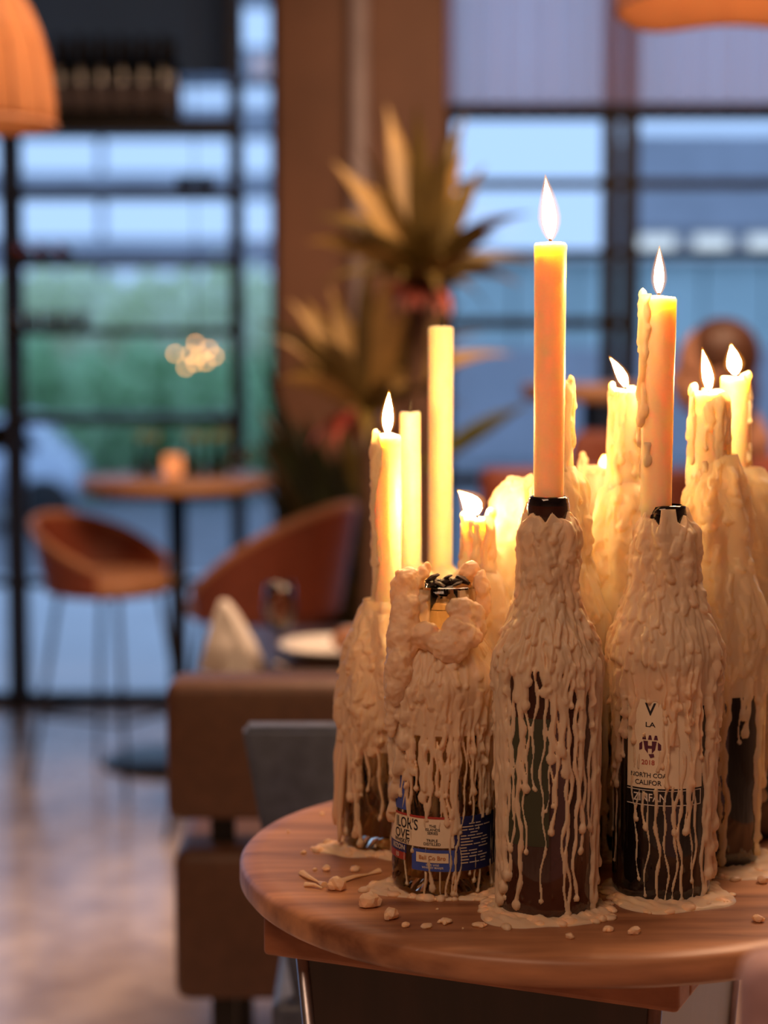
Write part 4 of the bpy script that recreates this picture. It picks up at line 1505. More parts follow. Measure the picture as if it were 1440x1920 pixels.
# ---- laid table behind the brown chair
TZ = 0.80
tcx, tcy = at(392, 1250, 3.4).x + 0.42, 3.66
lt = thing('dining_table', 'square wooden dining table behind the brown leather chair', 'table', (tcx, tcy, 0))
box('tabletop', (0, 0, TZ - 0.02), (0.84, 0.54, 0.04), M['stand_wood'], lt, bev=0.006)
tube('pedestal', [(0, 0, 0.02), (0, 0, TZ - 0.04)], 0.035, M['black_metal'], lt, 16)
box('base_plate', (0, 0, 0.012), (0.44, 0.44, 0.024), M['black_metal'], lt, bev=0.004)
# folded napkin, standing tent
p = ground(428, 1262, TZ)
nap = thing('folded_napkin', 'white linen napkin folded into a standing cone on the laid table', 'napkin', (p.x, p.y + 0.04, TZ))
bm = bmesh.new()
hN = 0.125
n = 24
ringv = []
for j, (s, zz) in enumerate(((1.0, 0.0), (0.72, 0.05), (0.40, 0.095), (0.12, hN))):
    ringv.append([bm.verts.new((0.062 * s * math.cos(2 * PI * k_ / n) * (1 + 0.10 * math.cos(6 * PI * k_ / n * 1.0)) + (1 - s) * -0.012, 0.045 * s * math.sin(2 * PI * k_ / n), zz)) for k_ in range(n)])
for a, b_ in zip(ringv[:-1], ringv[1:]):
    for k_ in range(n):
        bm.faces.new((a[k_], a[(k_ + 1) % n], b_[(k_ + 1) % n], b_[k_]))
bm.faces.new(ringv[-1])
bm.faces.new(ringv[0][::-1])
bm_obj('cloth', bm, M['white_cloth'], nap, True)
bm = bmesh.new()
f = [bm.verts.new(v) for v in ((-0.004, -0.046, 0.0), (0.050, -0.044, 0.0), (-0.006, -0.012, hN - 0.008), (-0.018, -0.010, hN))]
bm.faces.new(f)
bmesh.ops.solidify(bm, geom=bm.faces[:], thickness=0.004)
bm_obj('folded_flap', bm, M['white_cloth'], nap)
p = ground(596, 1240, TZ)
pl = thing('dinner_plate', 'white dinner plate on the laid table behind the brown chair', 'plate', (p.x + 0.03, p.y + 0.05, TZ))
lathe('dish', [(0, 0.002), (0.055, 0.0), (0.07, 0.004), (0.105, 0.022), (0.108, 0.024), (0.105, 0.027), (0.07, 0.010), (0, 0.007)], M['porcelain'], pl, 48)
br = thing('bread_roll', 'brown bread roll lying on the white dinner plate', 'bread', (p.x + 0.075, p.y + 0.05, TZ + 0.008))
bm = bmesh.new()
add_blob(bm, (0, 0, 0.024), (0.052, 0.036, 0.026), 3, 0.02, random.Random(2))
bm_obj('crust', bm, M['bread'], br, True)
bm = bmesh.new()
for i in (-1, 0, 1):
    add_blob(bm, (0.022 * i, 0, 0.047 - 0.002 * abs(i)), (0.003, 0.022, 0.003), 2, 0.0, random.Random(2), Matrix.Rotation(0.4, 4, 'Z'))
bm_obj('score_cut', bm, M['porcelain'], br, True)


def wine_glass(label, x, y, z, h=0.17, group=None):
    o_ = thing('wine_glass', label, 'glass', (x, y, z), 0, group)
    s = h / 0.17
    lathe('foot', [(0, 0.0), (0.032 * s, 0.0), (0.032 * s, 0.002), (0.006 * s, 0.006), (0, 0.006)], M['clear_glass'], o_, 28)
    lathe('stem', [(0.0, 0.004), (0.004 * s, 0.006), (0.0035 * s, 0.07 * s), (0, 0.07 * s)], M['clear_glass'], o_, 12)
    lathe('bowl', [(0, 0.068 * s), (0.02 * s, 0.076 * s), (0.034 * s, 0.105 * s), (0.034 * s, 0.13 * s), (0.028 * s, h), (0.0268 * s, h), (0.0325 * s, 0.13 * s), (0.0325 * s, 0.106 * s), (0.019 * s, 0.079 * s), (0, 0.071 * s)],
          M['clear_glass'], o_, 32)
    return o_


p = ground(524, 1250, TZ)
wine_glass('stemmed wine glass beside the folded napkin on the laid table', p.x, p.y + 0.02, TZ, 0.15)

# ---- shell chairs and small round table by the left window
def shell_chair(label, loc, rz, seat_h=0.60, back_h=0.30, group='rust shell chairs'):
    o_ = thing('shell_chair', label, 'chair', loc, rz, group)
    n, m = 40, 10
    outer, inner = [], []
    for j in range(m + 1):
        s = j / m
        for i in range(n + 1):
            a = math.radians(-115 + 230 * i / n)          # 0 = straight back (-X)
            c = max(0.0, math.cos(a * 0.78))
            hgt = 0.05 + (back_h - 0.05) * c ** 1.1
            r = 0.215 + 0.055 * s * (0.5 + 0.5 * math.cos(a))
            z = seat_h - 0.03 + (hgt + 0.03) * s
            outer.append((-r * math.cos(a), r * math.sin(a), z))
            r2 = r - 0.018
            inner.append((-r2 * math.cos(a), r2 * math.sin(a), z))
    V = outer + inner
    off = len(outer)
    Fc = []
    W = n + 1
    for j in range(m):
        for i in range(n):
            Fc.append((j * W + i, j * W + i + 1, (j + 1) * W + i + 1, (j + 1) * W + i))
            Fc.append((off + j * W + i, off + (j + 1) * W + i, off + (j + 1) * W + i + 1, off + j * W + i + 1))
    for i in range(n):
        Fc.append((m * W + i, m * W + i + 1, off + m * W + i + 1, off + m * W + i))
        Fc.append((i, off + i, off + i + 1, i + 1))
    for j in range(m):
        Fc.append((j * W, (j + 1) * W, off + (j + 1) * W, off + j * W))
        Fc.append((j * W + n, off + j * W + n, off + (j + 1) * W + n, (j + 1) * W + n))
    mesh_obj('back_shell', V, Fc, M['red_leather'], o_)
    # tan welt along the rim
    pts = [tuple((Vector(outer[m * W + i]) + Vector(inner[m * W + i])) / 2) for i in range(n + 1)]
    tube('rim_welt', pts, 0.013, M['tan_edge'], o_, 8)
    lathe('seat', [(0, -0.04), (0.18, -0.04), (0.205, -0.03), (0.212, 0.0), (0.20, 0.025), (0.12, 0.034), (0, 0.036)], M['tan_edge'], o_, 40, (0, 0, seat_h))
    for sx_ in (-1, 1):
        for sy_ in (-1, 1):
            tube('leg', [(sx_ * 0.12, sy_ * 0.12, seat_h - 0.03), (sx_ * 0.20, sy_ * 0.19, 0.0)], [0.009, 0.007], M['black_metal'], o_, 8)
    bm = bmesh.new()
    zf = 0.22
    q = 0.12 + 0.08 * (1 - zf / seat_h)
    P4 = [(-q, -q, zf), (q, -q, zf), (q, q, zf), (-q, q, zf), (-q, -q, zf)]
    for a, b_ in zip(P4[:-1], P4[1:]):
        add_tube(bm, [a, b_], 0.006, 6)
    bm_obj('foot_ring', bm, M['black_metal'], o_, True)
    return o_


RTY = 6.20
tz = zrow(905, RTY - 0.25)
tx = at(332, 905, RTY).x
rt = thing('round_table', 'small round wooden pedestal table by the left window', 'table', (tx, RTY, 0))
lathe('tabletop', [(0, -0.04), (0.305, -0.04), (0.315, -0.03), (0.315, -0.006), (0.309, 0.0), (0, 0.0)], M['table_wood'], rt, 64, (0, 0, tz))
lathe('top_support', [(0, -0.06), (0.20, -0.06), (0.20, -0.04), (0, -0.04)], M['black_metal'], rt, 32, (0, 0, tz))
tube('pedestal', [(0, 0, 0.02), (0, 0, tz - 0.05)], 0.030, M['black_metal'], rt, 16)
lathe('base_disc', [(0, 0.0), (0.25, 0.0), (0.25, 0.012), (0.06, 0.028), (0, 0.03)], M['black_metal'], rt, 48)
c1x = at(205, 1090, 5.95).x
shell_chair('rust leather shell chair seen from its open front, left of the round table', (c1x, 5.95, 0), math.radians(-28), zrow(1088, 5.95), 0.195).scale = (0.92, 0.92, 1)
c2x = at(492, 1100, 5.3).x
shell_chair('rust leather shell chair seen from behind, right of the round table', (c2x, 5.30, 0), math.radians(152), zrow(1132, 5.3), 0.285).scale = (1.0, 1.0, 1)
# things on the round table
vt = thing('votive_holder', 'orange glowing votive holder in the middle of the round table', 'candle holder', (at(325, 900, 6.12).x, 6.12, tz))
M['votive'] = emit('votive_glow', (1.0, 0.30, 0.10), 1.1)
lathe('cup', [(0, 0.0), (0.026, 0.0), (0.032, 0.03), (0.030, 0.075), (0.028, 0.075), (0.028, 0.02), (0, 0.02)], M['votive'], vt, 24)
lathe('foot', [(0, 0.0), (0.030, 0.0), (0.030, 0.005), (0, 0.006)], M['black_metal'], vt, 24)
M['bud_glass'] = thin_glass('green_tint_glass', (0.45, 0.62, 0.45), 1.45)
for i, (px_, dy) in enumerate(((262, .05), (286, -.03), (352, .06), (372, -.04), (398, .02), (418, .08))):
    x = at(px_, 900, RTY + dy).x
    o_ = thing('bud_vase', 'slim green glass bud vase with a sprig on the round table', 'vase', (x, RTY + dy, tz), 0, 'bud vases on the round table')
    lathe('glass', [(0, 0.0), (0.016, 0.0), (0.017, 0.05), (0.007, 0.075), (0.007, 0.11), (0.009, 0.115), (0.006, 0.115), (0.005, 0.075), (0.0145, 0.05), (0.014, 0.005), (0, 0.005)], M['bud_glass'], o_, 20)
    tube('stem', [(0, 0, 0.02), (0.004, 0, 0.11), (0.010, 0, 0.15)], 0.0025, M['leaf'], o_, 6)
    for q in (-1, 1):
        mesh_obj('leaf', [(0.004, 0, 0.11), (0.004 + q * 0.014, 0.004, 0.125), (0.004 + q * 0.022, 0, 0.15), (0.004 + q * 0.006, -0.004, 0.135)], [(0, 1, 2, 3)], M['leaf_lime'], o_, False)
for i, px_ in enumerate((438, 468)):
    p = at(px_, 890, 6.10)
    wine_glass('small wine glass near the right rim of the round table', p.x, 6.10 + 0.03 * i, tz, 0.10, 'glasses on the round table')

# ---- shelf unit in front of the left window
HY = 6.98
su = thing('shelf_unit', 'black metal shelf unit standing against the left window', 'shelf', ((at(24, 500, HY).x + at(444, 500, HY).x) / 2, HY, 0))
hw_ = (at(444, 500, HY).x - at(24, 500, HY).x) / 2
for sx_ in (-1, 1):
    for y_ in (-0.12, 0.12):
        box('upright', (sx_ * hw_, y_, 1.55), (0.03, 0.022, 3.10), M['black_metal'], su)
levels = []
for i, (py_, th) in enumerate(((787, 0.036), (622, 0.030), (491, 0.034), (361, 0.034), (236, 0.056))):
    z = zrow(py_, HY - 0.08)
    levels.append(z + th / 2)
    box('shelf', (0, 0, z), (2 * hw_, 0.17, th), M['black_metal'], su)
box('shelf', (0, 0, 2.72), (2 * hw_, 0.26, 0.03), M['black_metal'], su)
M['panel'] = mat('slate_panel', (0.05, 0.125, 0.31), 0.7, 0.06, 2)
zp = zrow(140, HY + 0.12)
box('back_panel', (0, 0.115, (zp + 3.05) / 2), (2 * hw_ - 0.03, 0.012, 3.05 - zp), M['panel'], su)
M['green_bottle'] = thin_glass('olive_bottle_glass', (0.20, 0.17, 0.05), 1.5)
M['shelf_label'] = mat('grey_label', (0.10, 0.085, 0.095), 0.7, 0.05, 30)


def shelf_bottle(label, x, y, z):
    o_ = thing('wine_bottle', label, 'bottle', (x, y, z), 0, 'wine bottles on the top shelf')
    p_ = bottle_profile(0.0355, 0.285, 0.17, 0.215, 0.0135)
    lathe('glass', [(0, 0.0)] + [(r, zz) for zz, r in p_] + [(0, 0.285)], M['green_bottle'], o_, 28)
    lathe('label', [(0.0358, 0.03), (0.0358, 0.115)], M['shelf_label'], o_, 28)
    lathe('capsule', [(0.0145, 0.225), (0.0145, 0.287), (0.0, 0.288)], M['label_black'], o_, 20)
    return o_


zsh = levels[4]
for i in range(6):
    px_ = 110 + 39 * i
    shelf_bottle('grey-labelled olive wine bottle in the front row on the top shelf', at(px_, 160, HY - 0.07).x, HY - 0.07, zsh)
for i in range(6):
    px_ = 128 + 39 * i
    shelf_bottle('olive wine bottle in the back row on the top shelf, behind the labelled row', at(px_, 160, HY + 0.05).x, HY + 0.05, zsh)


def shelf_tumbler(label, px_, z, h, r, grp, material):
    o_ = thing('shelf_glass', label, 'glass', (at(px_, 500, HY - 0.05).x, HY - 0.05, z), 0, grp)
    lathe('bowl', [(0, 0.0), (r * 0.8, 0.0), (r, h), (r * 0.93, h), (r * 0.74, 0.006), (0, 0.006)], material, o_, 24)
    lathe('base', [(0, 0.0), (r * 0.86, 0.0), (r * 0.86, 0.004), (0, 0.005)], material, o_, 24)


M['pale_glass'] = thin_glass('pale_frosted_glass', (0.72, 0.80, 0.95), 1.9, rough=0.3)
for i in range(5):
    shelf_tumbler('pale glass tumbler in the row on the shelf before the trees', 28 + 31 * i, levels[1], 0.055, 0.026, 'tumblers on the shelf before the trees', M['pale_glass'])
M['blue_glass'] = thin_glass('blue_glass', (0.35, 0.48, 0.75), 1.5)
for i in range(2):
    shelf_tumbler('round blue glass bowl on the shelf under the wine bottles', 348 + 38 * i, levels[3], 0.045, 0.032, 'blue bowls under the wine bottles', M['blue_glass'])
for i in range(3):
    o_ = thing('lying_bottle', 'dark bottle lying on its side on the shelf above the tumblers', 'bottle', (at(45 + 37 * i, 480, HY).x, HY, levels[2] + 0.026), 0, 'bottles lying on the shelf')
    x = lathe('glass', [(0, -0.11)] + [(r * 0.68, zz * 0.85 - 0.11) for zz, r in bottle_profile(0.0375, 0.27, 0.16, 0.20, 0.0145)] + [(0, 0.119)], M['dark_glass2'], o_, 24)
    x.rotation_euler = (PI / 2, 0, 0)
    y = lathe('capsule', [(0.0112, 0.07), (0.0112, 0.12), (0, 0.121)], M['label_red'], o_, 16)
    y.rotation_euler = (PI / 2, 0, 0)


# ---- pendant lamps
def pendant(label, px_, Y, bottom_py, R_, H, seed, wave=0.0, ex=0.95):
    z = zrow(bottom_py, Y)
    x = at(px_, bottom_py, Y).x
    o_ = thing('pendant_lamp', label, 'lamp', (x, Y, z))
    n, m = 64, 18
    V, Fc = [], []
    for sgn in (0, 1):
        for j in range(m + 1):
            s = j / m
            r = R_ * math.cos(s * PI / 2 * 0.94) ** ex - 0.003 * sgn
            for k_ in range(n):
                a = 2 * PI * k_ / n
                zz = H * math.sin(s * PI / 2) + wave * (1 - s) * (math.sin(3 * a + seed) + 0.5 * math.sin(5 * a))
                V.append((r * math.cos(a), r * math.sin(a), zz))
    for sgn in (0, 1):
        st = sgn * (m + 1) * n
        for j in range(m):
            for k_ in range(n):
                k2 = (k_ + 1) % n
                q = (st + j * n + k_, st + j * n + k2, st + (j + 1) * n + k2, st + (j + 1) * n + k_)
                Fc.append(q if sgn == 0 else q[::-1])
    for k_ in range(n):
        k2 = (k_ + 1) % n
        Fc.append((k_, (m + 1) * n + k_, (m + 1) * n + k2, k2))
    mesh_obj('lamp_shade', V, Fc, M['shade'], o_)
    # veneer ribs over the dome
    for k_ in range(16):
        a = 2 * PI * k_ / 16
        pts = []
        for j in range(0, 11):
            s = j / 10
            r = R_ * math.cos(s * PI / 2 * 0.94) ** ex + 0.0015
            pts.append((r * math.cos(a), r * math.sin(a), H * math.sin(s * PI / 2) + wave * (1 - s) * (math.sin(3 * a + seed) + 0.5 * math.sin(5 * a))))
        tube('rib', pts, 0.0028, M['tan_edge'], o_, 5)
    pts = [((R_ + 0.001) * math.cos(2 * PI * k_ / 96), (R_ + 0.001) * math.sin(2 * PI * k_ / 96),
            0.004 + wave * (math.sin(3 * 2 * PI * k_ / 96 + seed) + 0.5 * math.sin(5 * 2 * PI * k_ / 96))) for k_ in range(97)]
    tube('rim_hoop', pts, 0.0045, M['tan_edge'], o_, 6)
    bm = bmesh.new()
    add_blob(bm, (0, 0, H * 0.45), (0.03, 0.03, 0.036), 3)
    bm_obj('bulb', bm, M['bulb'], o_, True)
    tube('socket', [(0, 0, H * 0.45 + 0.03), (0, 0, H)], 0.016, M['black_metal'], o_, 12)
    tube('cord', [(0, 0, H - 0.01), (0, 0, ZC - z - 0.02)], 0.003, M['black_metal'], o_, 6)
    lathe('ceiling_rose', [(0, 0), (0.05, 0.0), (0.05, -0.02), (0, -0.022)], M['black_metal'], o_, 24, (0, 0, ZC - z))
    return o_


pendant('domed orange veneer pendant lamp hanging before the wine shelf', -74, 3.6, 238, 0.175, 0.30, 1)
pendant('wide wavy-rimmed orange pendant lamp hanging near the sheer curtain', 1400, 3.2, 22, 0.21, 0.20, 3.4, 0.007)

# added glowing spheres imitating candle reflections in the left window
ch = thing('candle_reflections', 'small warm glowing spheres added to imitate candle reflections in the left window', 'lamp', (at(368, 665, 6.70).x, 6.70, zrow(650, 6.7)))
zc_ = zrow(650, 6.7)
tube('stem', [(0, 0, 0.0), (0, 0, ZC - zc_)], 0.0025, M['black_metal'], ch, 6)  # stem, ceiling rose and arms are made up to carry the spheres
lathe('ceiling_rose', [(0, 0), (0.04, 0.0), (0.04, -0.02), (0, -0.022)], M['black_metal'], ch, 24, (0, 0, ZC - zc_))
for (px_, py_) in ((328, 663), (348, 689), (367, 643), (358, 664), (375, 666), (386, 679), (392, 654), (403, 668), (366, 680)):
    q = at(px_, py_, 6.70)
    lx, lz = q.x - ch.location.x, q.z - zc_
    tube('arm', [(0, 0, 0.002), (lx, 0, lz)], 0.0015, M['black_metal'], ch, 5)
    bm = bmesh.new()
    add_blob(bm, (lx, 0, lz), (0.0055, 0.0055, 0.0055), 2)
    bm_obj('bulb', bm, M['reflection_glow'], ch, True)  # glowing sphere, one imitated candle reflection


# ---- plants before the column
def strap_leaf(parent, root, d, ln, wd, droop, material, fold=0.25, name='leaf'):
    d = Vector(d).normalized()
    root = Vector(root)
    side = d.cross(Vector((0, 0, 1)))
    if side.length < 0.05:
        side = Vector((1, 0, 0))
    side.normalize()
    tw = (math.sin(57.3 * ln + 131.7 * d.x + 71.1 * d.y) * 0.5 + 0.5) * 0.55 + 0.35
    alt = d.cross(Vector((0, 1, 0)))
    if alt.length > 0.05:
        alt.normalize()
        if alt.dot(side) < 0:
            alt = -alt
        side = (side * (1 - tw) + alt * tw).normalized()
    V, Fc = [], []
    n = 12
    p = root.copy()
    dirv = d.copy()
    for i in range(n + 1):
        s = i / n
        w_ = wd * (0.60 + 0.75 * math.sin(PI * min(1, s * 1.15)) ** 0.8) * (1 - s ** 7) * 0.85 + 0.0008
        up = side.cross(dirv).normalized()
        V += [tuple(p - side * w_ / 2 + up * w_ * fold), tuple(p), tuple(p + side * w_ / 2 + up * w_ * fold)]
        dirv = (dirv + Vector((0, 0, -1)) * droop / n * (0.3 + 1.4 * s)).normalized()
        p = p + dirv * (ln / n)
    for i in range(n):
        for k_ in range(2):
            Fc.append((3 * i + k_, 3 * i + k_ + 1, 3 * i + k_ + 4, 3 * i + k_ + 3))
    o_ = mesh_obj(name, V, Fc, material, parent)
    return o_


PY = 4.75
pt = thing('dracaena_plant', 'tall potted dracaena with two olive leaf rosettes before the brown column', 'plant', (at(735, 900, PY).x, PY, 0))
px0 = pt.location.x
def pl_(px_, py_, dy=0):
    q = at(px_, py_, PY + dy)
    return (q.x - px0, dy, q.z)
lathe('planter', [(0, 0.0), (0.17, 0.0), (0.22, 0.45), (0.22, 0.48), (0.19, 0.48), (0.18, 0.42), (0, 0.42)], M['pot'], pt, 40)
lathe('soil', [(0, 0.44), (0.186, 0.44)], M['soil'], pt, 32)
c_up, c_lo = pl_(790, 535), pl_(688, 775)
tube('cane', [(0.05, 0, 0.40), (0.06, 0, 0.8), (c_up[0] - 0.02, 0, 1.1), c_up], [0.030, 0.027, 0.024, 0.022], M['trunk'], pt, 10)
tube('cane', [(-0.05, 0.03, 0.40), (-0.06, 0.03, 0.7), (c_lo[0] + 0.01, 0, 0.95), c_lo], [0.028, 0.025, 0.022, 0.02], M['trunk'], pt, 10)
g = random.Random(77)
for cpt, tgts in ((c_up, ((740, 235), (690, 290), (640, 330), (615, 385), (640, 455), (790, 225), (825, 260), (870, 240), (900, 330), (960, 400), (985, 475),
                          (955, 520), (720, 360), (770, 330), (830, 350), (590, 430), (850, 300), (905, 440), (665, 400), (705, 420))),
                  (c_lo, ((520, 590), (535, 640), (560, 570), (600, 575), (640, 560), (680, 520), (735, 545), (780, 540), (840, 570), (880, 605), (920, 650),
                          (560, 680), (610, 640), (720, 600), (800, 630), (650, 610), (525, 700), (760, 600), (890, 640)))):
    for (tx_, ty_) in tgts:
        dy = g.uniform(-0.16, 0.16)
        t = pl_(tx_ + g.uniform(-12, 12), ty_ + g.uniform(-12, 12), dy)
        d = Vector(t) - Vector(cpt)
        ln = d.length * 1.12
        lift = Vector((0, 0, 0.35 * d.length))
        strap_leaf(pt, cpt, d + lift * (0.6 if d.z < 0.25 else 0.2), ln, g.uniform(0.042, 0.060), 0.8 if d.z < 0.25 else 0.35,
                   M['leaf_lit'] if (cpt is c_lo and g.random() < 0.85) or g.random() < 0.22 else M['leaf'])
    for k_ in range(14):
        a = g.uniform(0, 2 * PI)
        strap_leaf(pt, cpt, (math.cos(a), math.sin(a) * 0.9, g.uniform(0.1, 1.3)), g.uniform(0.18, 0.30), g.uniform(0.028, 0.04), 1.2, M['leaf'])
for k_ in range(9):                                         # reddish old leaves under the rosettes
    a = g.uniform(0, 2 * PI)
    strap_leaf(pt, (c_lo[0], c_lo[1], c_lo[2] - 0.02), (math.cos(a), math.sin(a), 0.25), g.uniform(0.12, 0.20), 0.04, 1.8, M['leaf_red'])
    strap_leaf(pt, (c_up[0], c_up[1], c_up[2] - 0.02), (math.cos(a + 1), math.sin(a + 1), 0.25), g.uniform(0.12, 0.20), 0.036, 1.8, M['leaf_red'])

# dark undergrowth plant at its foot, one lime leaf
up_ = thing('leafy_floor_plant', 'dark broad-leaved floor plant under the dracaena with one lime leaf', 'plant', (at(640, 1000, 5.85).x, 5.85, 0))
ux0 = up_.location.x
def u_(px_, py_, dy=0):
    q = at(px_, py_, 5.85 + dy)
    return (q.x - ux0, dy, q.z)
box('planter', (0.14, 0.15, 0.22), (0.62, 0.34, 0.44), M['pot'], up_, bev=0.01)
box('soil', (0.14, 0.15, 0.435), (0.56, 0.28, 0.02), M['soil'], up_)
for k_ in range(84):
    t = (g.uniform(-0.24, 0.03), g.uniform(-0.12, 0.30), g.uniform(0.50, 1.14))
    r0 = (0.3 * t[0] + 0.08, 0.15, 0.43)
    d = Vector(t) - Vector(r0)
    strap_leaf(up_, r0, d + Vector((0, 0, .2)), d.length * 1.1, g.uniform(0.06, 0.11), 0.7, M['leaf_dark'] if g.random() < 0.8 else M['leaf'], 0.15)
r0 = (0.0, 0.10, 0.43)
d = Vector(u_(486, 665)) - Vector(r0)
strap_leaf(up_, r0, d + Vector((0.0, 0, .1)), d.length * 1.03, 0.085, 0.25, M['leaf_dark'], 0.15)
r0 = u_(800, 880)
strap_leaf(up_, (0.10, 0.15, 0.43), Vector(r0) - Vector((0.10, 0.15, 0.43)), (Vector(r0) - Vector((0.10, 0.15, 0.43))).length, 0.03, 0.0, M['leaf_dark'], 0.15)
d = Vector(u_(985, 752)) - Vector(r0)
strap_leaf(up_, r0, d, d.length * 1.02, 0.085, 0.1, M['leaf_lime'], 0.15, 'lime_leaf')

# ---- right side: banquette, high table, bar chair, seated person
BY = 5.25
q0, q1 = at(900, 880, BY), at(1640, 880, BY)
bq = thing('banquette', 'rust brown leather banquette running before the right window', 'bench', ((q0.x + q1.x) / 2, BY + 0.05, 0))
wb = q1.x - q0.x
nseg = 5
for i in range(nseg):
    box('back_cushion', (-wb / 2 + wb * (i + 0.5) / nseg, 0.0, (q0.z + 0.62) / 2), (wb / nseg - 0.006, 0.12, q0.z - 0.62), M['red_leather'], bq, bev=0.025)
    box('seat_cushion', (-wb / 2 + wb * (i + 0.5) / nseg, -0.25, 0.58), (wb / nseg - 0.006, 0.46, 0.12), M['red_leather'], bq, bev=0.025)
box('base', (0, -0.2, 0.26), (wb, 0.44, 0.52), M['stand_wood'], bq, bev=0.004)

HTY = 6.3
hz = zrow(722, HTY - 0.2)
ht = thing('high_table', 'high round wooden bar table in front of the right window', 'table', (at(1108, 730, HTY).x, HTY, 0))
lathe('tabletop', [(0, -0.055), (0.215, -0.055), (0.225, -0.045), (0.225, -0.006), (0.219, 0.0), (0, 0.0)], M['table_wood'], ht, 56, (0, 0, hz))
tube('pedestal', [(0, 0, 0.02), (0, 0, hz - 0.05)], 0.028, M['black_metal'], ht, 16)
lathe('base_disc', [(0, 0.0), (0.22, 0.0), (0.22, 0.012), (0.05, 0.028), (0, 0.03)], M['black_metal'], ht, 48)
# round-backed bar chair
RCY = 5.75
rc = thing('round_back_chair', 'dark rust bar chair with a rounded back near the high table', 'chair', (at(1118, 850, RCY).x, RCY, 0))
zt7 = zrow(808, RCY)
bm = bmesh.new()
add_box(bm, (0, 0, 0), (0.30, 0.05, 0.44), 0, 0.02)
for v in bm.verts:
    s = (v.co.z + 0.22) / 0.44
    v.co.x *= (1.0 if s < 0.35 else math.sqrt(max(0.03, 1 - ((s - 0.35) / 0.68) ** 2.2)))
    v.co.z += zt7 - 0.22
bmesh.ops.subdivide_edges(bm, edges=bm.edges[:], cuts=1, use_grid_fill=True)
bm_obj('backrest', bm, M['red_leather'], rc, True)
lathe('seat', [(0, -0.04), (0.17, -0.04), (0.185, -0.02), (0.18, 0.02), (0.1, 0.03), (0, 0.03)], M['red_leather'], rc, 36, (0, 0.17, zt7 - 0.40))
for sx_ in (-1, 1):
    for y_ in (0.06, 0.28):
        tube('leg', [(sx_ * 0.11, y_, zt7 - 0.42), (sx_ * 0.16, y_ + (0.03 if y_ > .1 else -0.03), 0)], [0.012, 0.009], M['black_metal'], rc, 8)

# person
PPY = 4.98
hc = at(1338, 690, PPY)
per = thing('person', 'seated person in a rust sweater with brown hair, head bent left', 'person', (hc.x + 0.06, PPY, 0))
hx, hzc = hc.x - per.location.x, hc.z


def remesh_obj(name, bm, material, parent, vox=0.011, sm=6):
    o_ = bm_obj(name, bm, material, parent, True)
    md = o_.modifiers.new('r', 'REMESH')
    md.mode = 'VOXEL'
    md.voxel_size = vox
    md.use_smooth_shade = True
    s = o_.modifiers.new('s', 'SMOOTH')
    s.iterations = sm
    s.factor = 0.5
    return o_


SEAT = 0.645
bm = bmesh.new()
Rh = Matrix.Rotation(math.radians(-14), 4, 'Y')
add_blob(bm, (hx, 0, hzc + 0.01), (0.092, 0.074, 0.105), 3, rot=Rh)                 # skull
add_blob(bm, (hx - 0.045, 0, hzc - 0.055), (0.055, 0.052, 0.07), 3, rot=Rh)         # jaw
add_blob(bm, (hx - 0.098, 0, hzc - 0.030), (0.020, 0.014, 0.024), 2)                # nose
add_blob(bm, (hx - 0.090, 0, hzc - 0.075), (0.014, 0.022, 0.010), 2)                # mouth
for sy_ in (-1, 1):
    add_blob(bm, (hx + 0.008, sy_ * 0.074, hzc - 0.012), (0.016, 0.010, 0.028), 2)  # ears
    add_blob(bm, (hx - 0.082, sy_ * 0.030, hzc + 0.004), (0.014, 0.016, 0.010), 2)  # brow and eye
sh = (0.075, 0, hzc - 0.30)
add_tube(bm, [(hx + 0.02, 0, hzc - 0.05), (0.05, 0, hzc - 0.20), sh], [0.052, 0.05, 0.06], 14)
hip = (0.10, 0, SEAT + 0.10)
add_tube(bm, [sh, (0.11, 0, (sh[2] + hip[2]) / 2), hip], [0.10, 0.10, 0.12], 16)
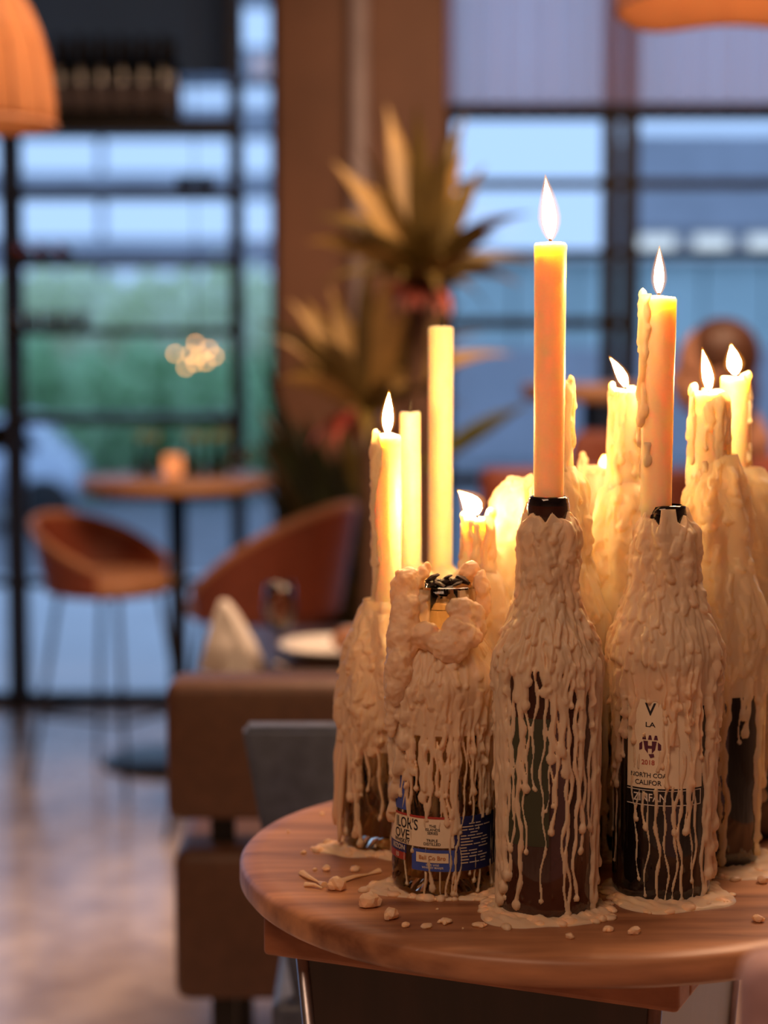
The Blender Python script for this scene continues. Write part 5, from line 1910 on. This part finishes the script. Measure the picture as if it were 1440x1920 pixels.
for sy_ in (-1, 1):
    S_ = (0.075, sy_ * 0.16, sh[2] - 0.01)
    E_ = (0.0, sy_ * 0.20, sh[2] - 0.25)
    W_ = (-0.01, -0.22 if sy_ < 0 else -0.10, SEAT + 0.20)
    hy = W_[1] - 0.01
    add_tube(bm, [(0.075, sy_ * 0.05, sh[2] + 0.0), S_, E_, W_], [0.06, 0.05, 0.04, 0.026], 12)
    add_blob(bm, (-0.045, hy, SEAT + 0.195), (0.042, 0.036, 0.016), 2)
    for f_ in range(4):
        yy = hy + (f_ - 1.5) * 0.017
        add_tube(bm, [(-0.06, yy, SEAT + 0.195), (-0.10, yy, SEAT + 0.19), (-0.12 - 0.008 * (f_ in (1, 2)), yy, SEAT + 0.172)], [0.009, 0.009, 0.007], 8)
    add_tube(bm, [(-0.025, hy - 0.025, SEAT + 0.195), (-0.06, hy - 0.048, SEAT + 0.19)], [0.011, 0.008], 8)
    kx = 0.06 + sy_ * 0.10
    K_ = (kx, -0.40, SEAT + 0.06)
    A_ = (kx, -0.36, 0.10)
    add_tube(bm, [(0.08 + sy_ * 0.06, 0.0, SEAT + 0.085), K_], [0.085, 0.06], 14)
    add_tube(bm, [K_, (kx, -0.40, 0.40), A_, (kx, -0.36, 0.06)], [0.06, 0.052, 0.036, 0.036], 12)
    add_blob(bm, (kx, -0.43, 0.036), (0.042, 0.12, 0.036), 2)
remesh_obj('body', bm, M['skin'], per, 0.0085, 4)
bm = bmesh.new()
add_tube(bm, [(0.06, 0, sh[2] + 0.06), sh, (0.11, 0, (sh[2] + hip[2]) / 2), (hip[0], 0, hip[2] - 0.04)], [0.065, 0.125, 0.125, 0.145], 18)
for sy_ in (-1, 1):
    add_tube(bm, [(0.075, sy_ * 0.05, sh[2]), (0.075, sy_ * 0.16, sh[2] - 0.01), (0.0, sy_ * 0.20, sh[2] - 0.25), (0.0, -0.20 if sy_ < 0 else -0.08, SEAT + 0.20)], [0.085, 0.068, 0.056, 0.042], 14)
remesh_obj('sweater', bm, M['top'], per, 0.011, 5)
bm = bmesh.new()
for sy_ in (-1, 1):
    kx = 0.06 + sy_ * 0.10
    add_tube(bm, [(0.09 + sy_ * 0.06, 0.0, SEAT + 0.10), (kx, -0.40, SEAT + 0.062)], [0.105, 0.075], 14)
    add_tube(bm, [(kx, -0.40, SEAT + 0.06), (kx, -0.40, 0.40), (kx, -0.37, 0.12)], [0.075, 0.064, 0.052], 12)
remesh_obj('trousers', bm, M['trousers'], per, 0.012, 4)
bm = bmesh.new()
add_blob(bm, (hx + 0.022, 0, hzc + 0.032), (0.100, 0.088, 0.100), 3, rot=Rh)
add_blob(bm, (hx + 0.060, 0, hzc - 0.06), (0.058, 0.078, 0.10), 3)
add_blob(bm, (hx + 0.062, 0, hzc - 0.13), (0.046, 0.068, 0.07), 3)
remesh_obj('hair', bm, M['hair'], per, 0.009, 4)
